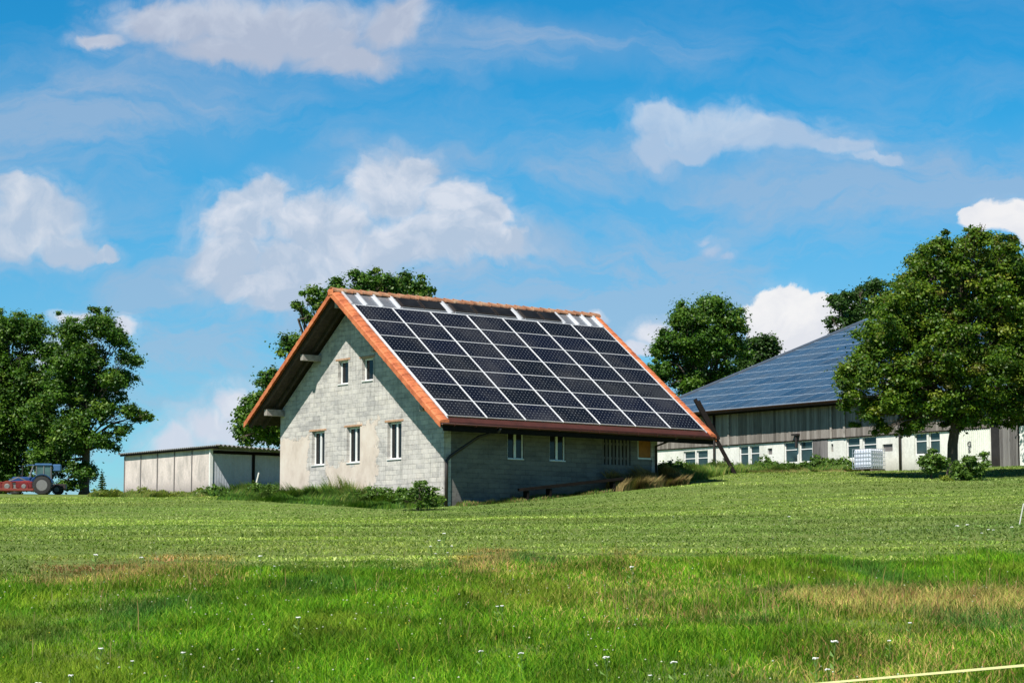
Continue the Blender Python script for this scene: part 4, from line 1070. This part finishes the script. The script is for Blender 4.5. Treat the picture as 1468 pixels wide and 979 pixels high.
# water tank in its cage
tk = hw(36.6, 9.2, 0); tz = g1(tk.x, tk.y)
tank = empty('cage_tank', (tk.x, tk.y, tz), YAW+.05, 'white plastic water tank in a metal cage standing before the barn wall', 'tank')
mb = MB(); mb.box(-.48, .48, -.58, .58, .16, 1.10); mb.build('container', 'tank_white', tank, bevel=.09)
mb = MB(); mb.lathe((0, 0, 1.10), (0, 0, 1), [(0, .12), (.05, .12), (.06, .09)], 14); mb.build('lid', 'rubber', tank)
mb = MB()
for k in range(7):
    a = -.48+.96*k/6
    for y_ in (-.61, .61): mb.tube([(a, y_, .14), (a, y_, 1.12)], .012, 5)
for k in range(8):
    a = -.58+1.16*k/7
    for x_ in (-.51, .51): mb.tube([(x_, a, .14), (x_, a, 1.12)], .012, 5)
for k in range(6):
    z_ = .16+.95*k/5
    mb.tube([(-.51, -.61, z_), (.51, -.61, z_), (.51, .61, z_), (-.51, .61, z_), (-.51, -.61, z_)], .012, 5)
mb.build('cage', 'galvanised', tank)
mb = MB()
for y_ in (-.55, 0, .55): mb.box(-.5, .5, y_-.06, y_+.06, 0, .11)
mb.box(-.5, .5, -.6, .6, .115, .14); mb.build('pallet', 'pallet_wood', tank)

# small trestle table by the barn door
tt = hw(37.1, 2.9, 0); tzz = g1(tt.x, tt.y)
tb = empty('small_table', (tt.x, tt.y, tzz), YAW, 'small pale table standing by the dark barn door', 'table')
mb = MB(); mb.box(-.3, .3, -.45, .45, .58, .62); mb.build('table_top', 'old_white', tb)
for x_, y_ in ((-.26, -.4), (.26, -.4), (-.26, .4), (.26, .4)):
    mb = MB(); mb.box(x_-.025, x_+.025, y_-.025, y_+.025, -.05, .579); mb.build('leg', 'old_white', tb)

# ------------------------------------------------------------------ tractor and mower
TD = 158
tx_, ty_ = at(62, TD), TD
trac = empty('tractor', (tx_, ty_, g1(tx_, ty_)-.05), math.radians(8), 'blue tractor with a glazed cab parked under the trees', 'tractor')
trac.scale = (.86, .86, .86)
def wheel(c, r_, w, parent):
    mb = MB(); mb.lathe((c[0], c[1]-w/2, c[2]), (0, 1, 0), [(0, r_*.72), (.02, r_*.93), (w*.25, r_), (w*.75, r_), (w-.02, r_*.93), (w, r_*.72)], 26)
    for k in range(18):
        a = 2*math.pi*k/18; m4 = Matrix.Translation(Vector(c)) @ Matrix.Rotation(a, 4, 'Y') @ Matrix.Translation(Vector((0, 0, r_-.02)))
        mb.box(-.03, .03, -w/2+.03, w/2-.03, 0, .055, mat=m4)
    o = mb.build('wheel', 'rubber', parent)
    mb = MB(); mb.lathe((c[0], c[1]-w/2-.01, c[2]), (0, 1, 0), [(0, r_*.58), (w*.2, r_*.62), (w*.8, r_*.62), (w+.02, r_*.58)], 20); mb.build('rim', 'rim_white', o)
for y_ in (-.85, .85): wheel((0, y_, .78), .78, .45, trac)
for y_ in (-.8, .8): wheel((-2.2, y_, .52), .52, .35, trac)
mb = MB(); mb.box(-2.5, -.5, -.42, .42, .75, 1.5); mb.box(-2.75, -2.5, -.38, .38, .8, 1.35); mb.build('hood', 'tractor_blue', trac, bevel=.12)
mb = MB(); mb.box(-.55, .75, -.6, .6, .7, 1.25); mb.build('cab_base', 'tractor_blue', trac, bevel=.05)
for y_ in (-.85, .85):
    mb = MB(); pts = [Vector((math.cos(a)*.9, 0, math.sin(a)*.9)) for a in np.linspace(.25, 2.9, 10)]
    for p, q in zip(pts[:-1], pts[1:]): mb.beam((p.x, y_, .78+p.z), (q.x, y_, .78+q.z), .5, .05)
    mb.build('fender', 'tractor_blue', trac)
mb = MB(); mb.box(-.62, .78, -.68, .68, 2.42, 2.60); mb.box(-1.35, -.62, -.6, .6, 2.42, 2.50); mb.build('roof', 'tractor_light_blue', trac, bevel=.05)
mb = MB()
for x_, y_ in ((-.5, -.58), (-.5, .58), (.1, -.6), (.1, .6), (.68, -.58), (.68, .58)): mb.beam((x_*1.05, y_, 1.2), (x_, y_, 2.43), .06, .06)
mb.beam((-1.1, -.55, 1.45), (-.75, -.58, 2.43), .08, .08); mb.beam((-1.1, .55, 1.45), (-.75, .58, 2.43), .08, .08)
mb.build('cab_frame', 'rim_white', trac)
mb = MB(); mb.box(-.46, .64, -.56, .56, 1.26, 2.41); mb.build('cab_glass', 'cab_glass', trac)
mb = MB(); mb.box(.80, 1.5, -.45, .45, 1.95, 2.55); mb.build('rear_box', 'tractor_light_blue', trac, bevel=.08)
mb = MB(); mb.beam((.6, 0, 1.1), (1.15, 0, 2.0), .12, .12); mb.build('rear_mast', 'pipe_dark', trac)
mb = MB(); mb.tube([(-1.7, .45, 1.4), (-1.7, .45, 2.5)], .05, 8); mb.build('exhaust', 'pipe_dark', trac)

mw = at(18, 154), 154
mow = empty('hay_mower', (mw[0], mw[1], g1(*mw)), math.radians(4), 'red hay machine with round guards standing in front of the tractor', 'farm machine')
mow.scale = (.82, .82, .82)
mb = MB(); mb.box(-1.9, 1.9, -.5, .4, .28, .52); mb.build('cutter_bar', 'machine_orange', mow, bevel=.05)
for x_, r_, mt in ((-1.2, .48, 'machine_red'), (-.35, .5, 'machine_orange'), (1.05, .42, 'machine_red')):
    mb = MB(); mb.lathe((x_, -.35, .68), (0, 1, 0), [(0, r_*.9), (.06, r_), (.30, r_), (.36, r_*.9)], 20); w = mb.build('drum_guard', mt, mow)
    mb = MB(); mb.lathe((x_, -.42, .68), (0, 1, 0), [(0, r_*.35), (.06, r_*.5)], 12); mb.build('hub', 'rim_white', w)
mb = MB(); mb.box(.35, 1.75, -.3, .5, .55, 1.12); mb.beam((-1.6, .1, 1.0), (1.5, .1, 1.15), .12, .12); mb.build('gear_housing', 'machine_red', mow, bevel=.06)
mb = MB(); mb.beam((-.4, .1, 1.1), (.5, .1, 1.5), .1, .1); mb.beam((.5, .1, 1.5), (1.3, .4, 1.1), .1, .1); mb.build('linkage', 'rim_white', mow)
trl = at(84, 160), 160
tr = empty('jockey_trailer', (trl[0], trl[1], g1(*trl)), 0, 'small dark trailer with a white rimmed wheel behind the tractor', 'trailer')
wheel((0, -.4, .33), .33, .2, tr); wheel((0, .4, .33), .33, .2, tr)
mb = MB(); mb.box(-1.0, .6, -.28, .28, .38, .75); mb.beam((-1.0, 0, .45), (-2.2, 0, .5), .08, .08); mb.build('body', 'pipe_dark', tr, bevel=.02)

# ------------------------------------------------------------------ fence tape and thin post
p0 = Vector((at(1080, 15.5), 15.5, EYE-.7295)); p1 = Vector((at(1560, 13.2), 13.2, EYE+(827-945)/F*13.2))
fence = empty('electric_fence', (p1.x, p1.y, g1(p1.x, p1.y)), 0, 'yellow electric fence tape stretched low across the near right corner', 'fence')
pL = Vector((at(250, 18.5), 18.5, EYE+(827-1030)/F*18.5)); off = fence.location
mb = MB(); pts = [pL.lerp(p1, t_)-off+Vector((0, 0, -.10*math.sin(math.pi*t_)*0)) for t_ in np.linspace(0, 1, 14)]
mb = MB(); A0 = Vector((at(1120, 14.5), 14.5, EYE+(827-981)/F*14.5)); B0 = Vector((at(1475, 12.6), 12.6, EYE+(827-950)/F*12.6))
dirv = (B0-A0); PA = A0-dirv*1.6; PB = B0+dirv*.5
for k in range(12):
    a = PA.lerp(PB, k/12)-off; c = PA.lerp(PB, (k+1)/12)-off; mb.beam(a, c, .004, .015, 0, (.5, .1*math.sin(k*1.9), 1))
mb.build('tape', 'tape_yellow', fence)
for P_ in (PA, PB):
    mb = MB(); g_ = g1(P_.x, P_.y); mb.tube([(P_.x-off.x, P_.y-off.y+.02, g_-.1-off.z), (P_.x-off.x, P_.y-off.y+.02, P_.z+.2-off.z)], .012, 6); mb.build('post', 'white_stick', fence)
fx, fy = at(1457, 44), 44
mb = MB(); mb.tube([(0, 0, -.1), (.10, 0, .35), (at(1466, 44)-fx, 0, hz(722, 44)-g1(fx, fy))], .013, 6)
o = mb.build('fence_stake', 'white_stick'); o.location = (fx, fy, g1(fx, fy)); tag(o, 'thin pale stake standing in the mown grass at the right edge', 'stake')

# ------------------------------------------------------------------ yarrow plants that can be counted
def yarrow(seed):
    r = np.random.default_rng(seed); mb = MB(); H = .30
    mb.tube([(0, 0, 0), (.01, 0, H*.6), (0, .01, H)], [.004, .003, .003], 5, mi=0)
    for k in range(6): a = k*1.05; mb.tube([(0, 0, H*.72), (math.cos(a)*.03, math.sin(a)*.03, H)], .0015, 3, mi=0)
    n = 16
    for k in range(n):
        a = r.uniform(0, 6.28); q = .027*math.sqrt(r.uniform(0, 1)); cx_, cy_ = math.cos(a)*q, math.sin(a)*q
        mb.lathe((cx_, cy_, H+r.uniform(-.004, .006)-q*.15), (0, 0, 1), [(-.006, .003), (.0, .0075), (.005, .005)], 6, mi=1)
    for k in range(7):
        z = H*(.1+.1*k); a = k*2.1; mb.add([(0, 0, z), (math.cos(a)*.06, math.sin(a)*.06, z+.05), (math.cos(a+.3)*.05, math.sin(a+.3)*.05, z+.02)], [(0, 1, 2)], 0)
    o = mb.build('yarrow_flower', ['stem_green', 'petal_white'])
    return o
simple('stem_green', (.12, .22, .04), .8, bmp=0); simple('petal_white', (.78, .78, .74), .8, var=.06, bmp=0)
y0 = yarrow(1); first = True
spots = [(150, 914), (267, 916), (108, 950), (195, 922), (62, 972), (630, 772), (618, 775), (637, 768), (625, 782), (642, 780), (648, 775), (395, 798), (375, 797),
         (690, 918), (747, 923), (675, 945), (620, 964), (713, 849), (720, 852), (1192, 925), (1165, 933), (1182, 945), (868, 933),
         (1415, 755), (1422, 756), (1448, 757), (1370, 757), (1405, 757), (1385, 752), (905, 810), (1270, 905), (930, 939), (964, 940), (140, 796), (205, 797), (430, 875), (1300, 880), (1130, 740), (965, 733)]
r = np.random.default_rng(77)
for (px_, py_) in spots:
    d = 13.0
    while d < 75:
        x_ = at(px_, d); zt = g1(x_, d)+.26
        if (827-(zt-EYE)/d*F) <= py_+3: break
        d += .25
    o = y0 if first else y0.copy()
    if not first: COL.objects.link(o)
    first = False
    o.location = (x_, d, float(gr(x_, d))); o.rotation_euler = (0, 0, r.uniform(0, 6)); s = r.uniform(.45, .95)*(1 if d < 25 else 1.15); o.scale = (s, s, s)
    near = 'standing in the uncut foreground grass' if d < 30 else 'near the edge of the mown field'
    tag(o, 'white yarrow umbel on a thin green stem '+near, 'flower', 'white yarrow flowers scattered in the meadow')

# ------------------------------------------------------------------ light, sky, clouds
sun_dir = Vector((.473, 1.013, -1.40)).normalized()
sl = bpy.data.lights.new('Sun', 'SUN'); sl.energy = 5.0; sl.angle = math.radians(.53); sl.color = (1, .955, .88)
so = bpy.data.objects.new('Sun', sl); COL.objects.link(so); so.rotation_euler = sun_dir.to_track_quat('-Z', 'Y').to_euler(); so.location = (-20, -20, 60)
W = bpy.data.worlds.new('World'); S.world = W; W.use_nodes = True; nt = W.node_tree
for n_ in list(nt.nodes): nt.nodes.remove(n_)
out = nt.nodes.new('ShaderNodeOutputWorld'); bg = nt.nodes.new('ShaderNodeBackground'); L(nt, bg.outputs[0], out.inputs[0])
bg.inputs[1].default_value = .052
tc = nt.nodes.new('ShaderNodeTexCoord'); D = tc.outputs['Generated']
sky = nt.nodes.new('ShaderNodeTexSky'); sky.sky_type = 'NISHITA'; sky.sun_disc = False
sky.sun_elevation = math.asin(-sun_dir.z); sky.sun_rotation = math.atan2(-sun_dir.x, -sun_dir.y)
sky.altitude = 900; sky.air_density = 1.0; sky.dust_density = .35; sky.ozone_density = 2.5
sep = nt.nodes.new('ShaderNodeSeparateXYZ'); L(nt, D, sep.inputs[0])
L(nt, D, sky.inputs[0]) if len(sky.inputs) else None
gx_ = math_(nt, 'DIVIDE', sep.outputs[0], math_(nt, 'MAXIMUM', math_(nt, 'ABSOLUTE', sep.outputs[1]), .05))
gz_ = math_(nt, 'DIVIDE', sep.outputs[2], math_(nt, 'MAXIMUM', math_(nt, 'ABSOLUTE', sep.outputs[1]), .05))
gv = nt.nodes.new('ShaderNodeCombineXYZ'); L(nt, gx_, gv.inputs[0]); L(nt, gz_, gv.inputs[1]); G0 = gv.outputs[0]
def warp(src, sc, amt, det):
    w_ = noise(nt, src, sc, det, .6, out=1)
    a_ = N(nt, 'ShaderNodeVectorMath', operation='SUBTRACT'); L(nt, w_, a_.inputs[0]); a_.inputs[1].default_value = (.5, .5, .5)
    b2_ = N(nt, 'ShaderNodeVectorMath', operation='MULTIPLY_ADD'); L(nt, a_.outputs[0], b2_.inputs[0]); b2_.inputs[1].default_value = (amt, amt, 0); L(nt, src, b2_.inputs[2])
    return b2_.outputs[0]
G = warp(warp(G0, 16, .030, 3), 55, .014, 6)
def gn(px, py): return ((px-734)/F*1.0, (827-py)/F)
def field(blobs, wob_amt, wob_scale, wob_detail=6, rough=.6, stretch=(1, 1, 1)):
    """union of soft ellipses with their outline broken up by noise"""
    mp = nt.nodes.new('ShaderNodeMapping'); mp.inputs['Scale'].default_value = stretch; L(nt, G, mp.inputs[0])
    nz = noise(nt, mp.outputs[0], wob_scale, wob_detail, rough)
    tot = None
    for (px, py, rx, ry) in blobs:
        c = gn(px, py)
        s1 = N(nt, 'ShaderNodeVectorMath', operation='SUBTRACT'); L(nt, G, s1.inputs[0]); s1.inputs[1].default_value = (c[0], c[1], 0)
        s2 = N(nt, 'ShaderNodeVectorMath', operation='MULTIPLY'); L(nt, s1.outputs[0], s2.inputs[0]); s2.inputs[1].default_value = (F/rx, F/ry, 0)
        s3 = N(nt, 'ShaderNodeVectorMath', operation='LENGTH'); L(nt, s2.outputs[0], s3.inputs[0])
        v_ = math_(nt, 'SUBTRACT', 1, s3.outputs['Value'])
        tot = v_ if tot is None else math_(nt, 'SMOOTH_MAX', tot, v_, .18)
    return math_(nt, 'ADD', tot, math_(nt, 'MULTIPLY', math_(nt, 'SUBTRACT', nz, .5), wob_amt)), nz
sky_c = sky.outputs[0]
hs = nt.nodes.new('ShaderNodeHueSaturation'); hs.inputs['Saturation'].default_value = 1.35; hs.inputs['Value'].default_value = 1.0; L(nt, sky_c, hs.inputs['Color'])
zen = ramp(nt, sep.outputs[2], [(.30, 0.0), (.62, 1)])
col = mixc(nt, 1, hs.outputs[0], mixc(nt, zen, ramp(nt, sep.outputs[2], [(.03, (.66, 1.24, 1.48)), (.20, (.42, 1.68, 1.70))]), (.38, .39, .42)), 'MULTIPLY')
# thin veils
mpv = nt.nodes.new('ShaderNodeMapping'); mpv.inputs['Scale'].default_value = (1, 3.2, 1); mpv.inputs['Rotation'].default_value = (0, 0, -.18); L(nt, G, mpv.inputs[0])
veil = noise(nt, mpv.outputs[0], 9, 9, .66, dist=.6)
lowb = ramp(nt, gz_, [(.03, 1.0), (.11, .55), (.26, .15)])
rgt, _ = field([(1250, 260, 520, 110), (100, 150, 420, 110), (760, 60, 350, 60), (900, 230, 200, 60), (520, 230, 240, 60), (700, 420, 900, 150)], .8, 9)
va_ = math_(nt, 'MULTIPLY', ramp(nt, veil, [(.42, 0), (.72, 1)]), math_(nt, 'ADD', lowb, math_(nt, 'MULTIPLY', math_(nt, 'MAXIMUM', rgt, 0), .6)))
va_ = math_(nt, 'ADD', va_, math_(nt, 'MULTIPLY', math_(nt, 'MAXIMUM', rgt, 0), .30))
va_ = math_(nt, 'ADD', va_, ramp(nt, gz_, [(.05, .16), (.24, .0)]))
col = mixc(nt, math_(nt, 'MINIMUM', va_, .6), col, (5.6, 6.9, 9.0))
def cumulus(col, blobs, amt, sc, edge0, edge1, body, light, opac, lsc=26, seedoff=(0, 0, 0), lift=.012):
    body = tuple(c*1.22 for c in body); light = tuple(c*1.25 for c in light); edge1 = edge1*(2.3 if opac < 1 else 1.2)
    f, nz = field(blobs, amt*1.5, sc*1.7, 9, .64)
    top_ = min(b[1]-b[3] for b in blobs); bot_ = max(b[1]+b[3] for b in blobs); hgt_ = (bot_-top_)/F
    tpos = math_(nt, 'DIVIDE', math_(nt, 'SUBTRACT', gz_, (827-bot_)/F), hgt_)
    fh = math_(nt, 'MULTIPLY_ADD', f, .5, .5)
    m_ = ramp(nt, fh, [(.5+edge0*.5, 0), (.5+edge1*.5, 1)], 'EASE')
    wz = noise(nt, G0, 42, 8, .62, dist=1.2)
    halo = math_(nt, 'MULTIPLY', ramp(nt, fh, [(.34, 0), (.56, 1)], 'EASE'), math_(nt, 'MULTIPLY', ramp(nt, wz, [(.40, .1), (.66, 1)]), .42 if opac < 1 else .10))
    m_ = math_(nt, 'MAXIMUM', m_, halo)
    m_ = math_(nt, 'MULTIPLY', m_, opac)
    # relief: difference of billow noise towards the sun side
    a = nt.nodes.new('ShaderNodeMapping'); L(nt, G, a.inputs[0]); a.inputs['Location'].default_value = seedoff
    b_ = nt.nodes.new('ShaderNodeMapping'); L(nt, G, b_.inputs[0]); b_.inputs['Location'].default_value = (seedoff[0]-lift*.5, seedoff[1]+lift, seedoff[2])
    n1 = noise(nt, a.outputs[0], lsc, 7, .55); n2 = noise(nt, b_.outputs[0], lsc, 7, .55)
    n3 = noise(nt, a.outputs[0], lsc*3.2, 5, .6); n4 = noise(nt, b_.outputs[0], lsc*3.2, 5, .6)
    dif = math_(nt, 'ADD', math_(nt, 'SUBTRACT', n1, n2), math_(nt, 'MULTIPLY', math_(nt, 'SUBTRACT', n3, n4), .35))
    rel = math_(nt, 'ADD', math_(nt, 'MULTIPLY_ADD', dif, 4.2, -.12), math_(nt, 'MULTIPLY', tpos, .75))
    thin = ramp(nt, math_(nt, 'MULTIPLY_ADD', f, .5, .5), [(.5, .22), (.62, .0)])
    cc = mixc(nt, math_(nt, 'ADD', math_(nt, 'MAXIMUM', math_(nt, 'MINIMUM', rel, 1), 0), 0, clamp=True), body, light)
    return mixc(nt, m_, col, cc)
BODY = (5.3, 6.4, 8.0); LIGHT = (7.0, 7.6, 8.8)
col = cumulus(col, [(380, 20, 240, 62), (500, 70, 110, 36), (240, 20, 140, 50), (560, 20, 80, 60), (130, 45, 60, 20), (330, 60, 160, 40), (450, 40, 140, 50)], .75, 11, .02, .26, (5.4, 5.9, 7.2), (6.8, 7.2, 8.2), .88, 20, (3, 1, 0))
col = cumulus(col, [(335, 305, 70, 66), (378, 275, 60, 50), (325, 365, 72, 58), (460, 320, 110, 66), (560, 262, 84, 66), (590, 235, 40, 42), (655, 285, 72, 58), (610, 340, 150, 62), (720, 355, 66, 34), (450, 375, 170, 56), (400, 420, 90, 36), (350, 410, 60, 30), (700, 300, 40, 44)],
              .75, 17, .02, .20, BODY, (7.9, 8.3, 9.2), .92, 24, (0, 0, 0), .010)
col = cumulus(col, [(20, 290, 70, 45), (60, 310, 70, 45), (90, 350, 60, 30), (0, 330, 80, 50), (140, 355, 40, 16), (0, 262, 30, 26)], .65, 16, .02, .22, BODY, (7.6, 8.0, 8.8), .9, 24, (5, 2, 0))
col = cumulus(col, [(955, 165, 62, 40), (1030, 175, 100, 42), (1110, 185, 110, 36), (1190, 198, 80, 24), (945, 205, 50, 34), (1010, 200, 90, 24), (1260, 214, 60, 12)], .55, 18, .02, .24, (5.0, 6.4, 8.4), (6.4, 7.4, 8.8), .8, 24, (7, 3, 0))
col = cumulus(col, [(1130, 440, 52, 48), (1165, 455, 50, 44), (1110, 460, 40, 46), (1200, 470, 50, 50), (1150, 490, 80, 50)], .42, 20, .0, .12, (8.6, 8.8, 9.4), (9.8, 9.8, 9.9), 1.0, 22, (9, 4, 0))
col = cumulus(col, [(1430, 315, 48, 32), (1468, 320, 60, 38), (1400, 305, 22, 14), (1510, 330, 60, 50)], .5, 20, .0, .2, (8.4, 8.7, 9.4), (9.6, 9.6, 9.8), 1.0, 22, (11, 4, 0))
col = cumulus(col, [(1032, 345, 24, 16), (1050, 356, 22, 10), (1020, 332, 12, 9)], .6, 25, .0, .4, (5.0, 6.0, 8.0), (6.2, 7.0, 8.6), .6, 30, (2, 8, 0))
col = cumulus(col, [(300, 620, 90, 40), (340, 590, 60, 36), (240, 640, 50, 34), (380, 610, 60, 50), (930, 480, 40, 24), (900, 500, 50, 18), (180, 470, 30, 20), (100, 450, 40, 14), (80, 500, 60, 30), (840, 450, 30, 8)],
              .6, 20, .0, .30, (7.3, 7.8, 9.0), (8.8, 9.0, 9.6), .92, 26, (13, 5, 0))
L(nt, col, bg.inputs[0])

# ------------------------------------------------------------------ camera and view
cam = bpy.data.cameras.new('Camera'); co = bpy.data.objects.new('Camera', cam); COL.objects.link(co)
cam.sensor_width = 36; cam.lens = 36*F/1468; cam.clip_end = 9000; cam.clip_start = .1
co.location = (0, 0, EYE); co.rotation_euler = (math.pi/2+PIT, 0, 0)
S.camera = co
vs_ = S.view_settings; vs_.view_transform = 'Standard'; vs_.look = 'None'; vs_.gamma = 1; vs_.exposure = .5; vs_.use_curve_mapping = False
S.cycles.max_bounces = 6; S.cycles.diffuse_bounces = 3; S.cycles.transmission_bounces = 3; S.cycles.use_denoising = True
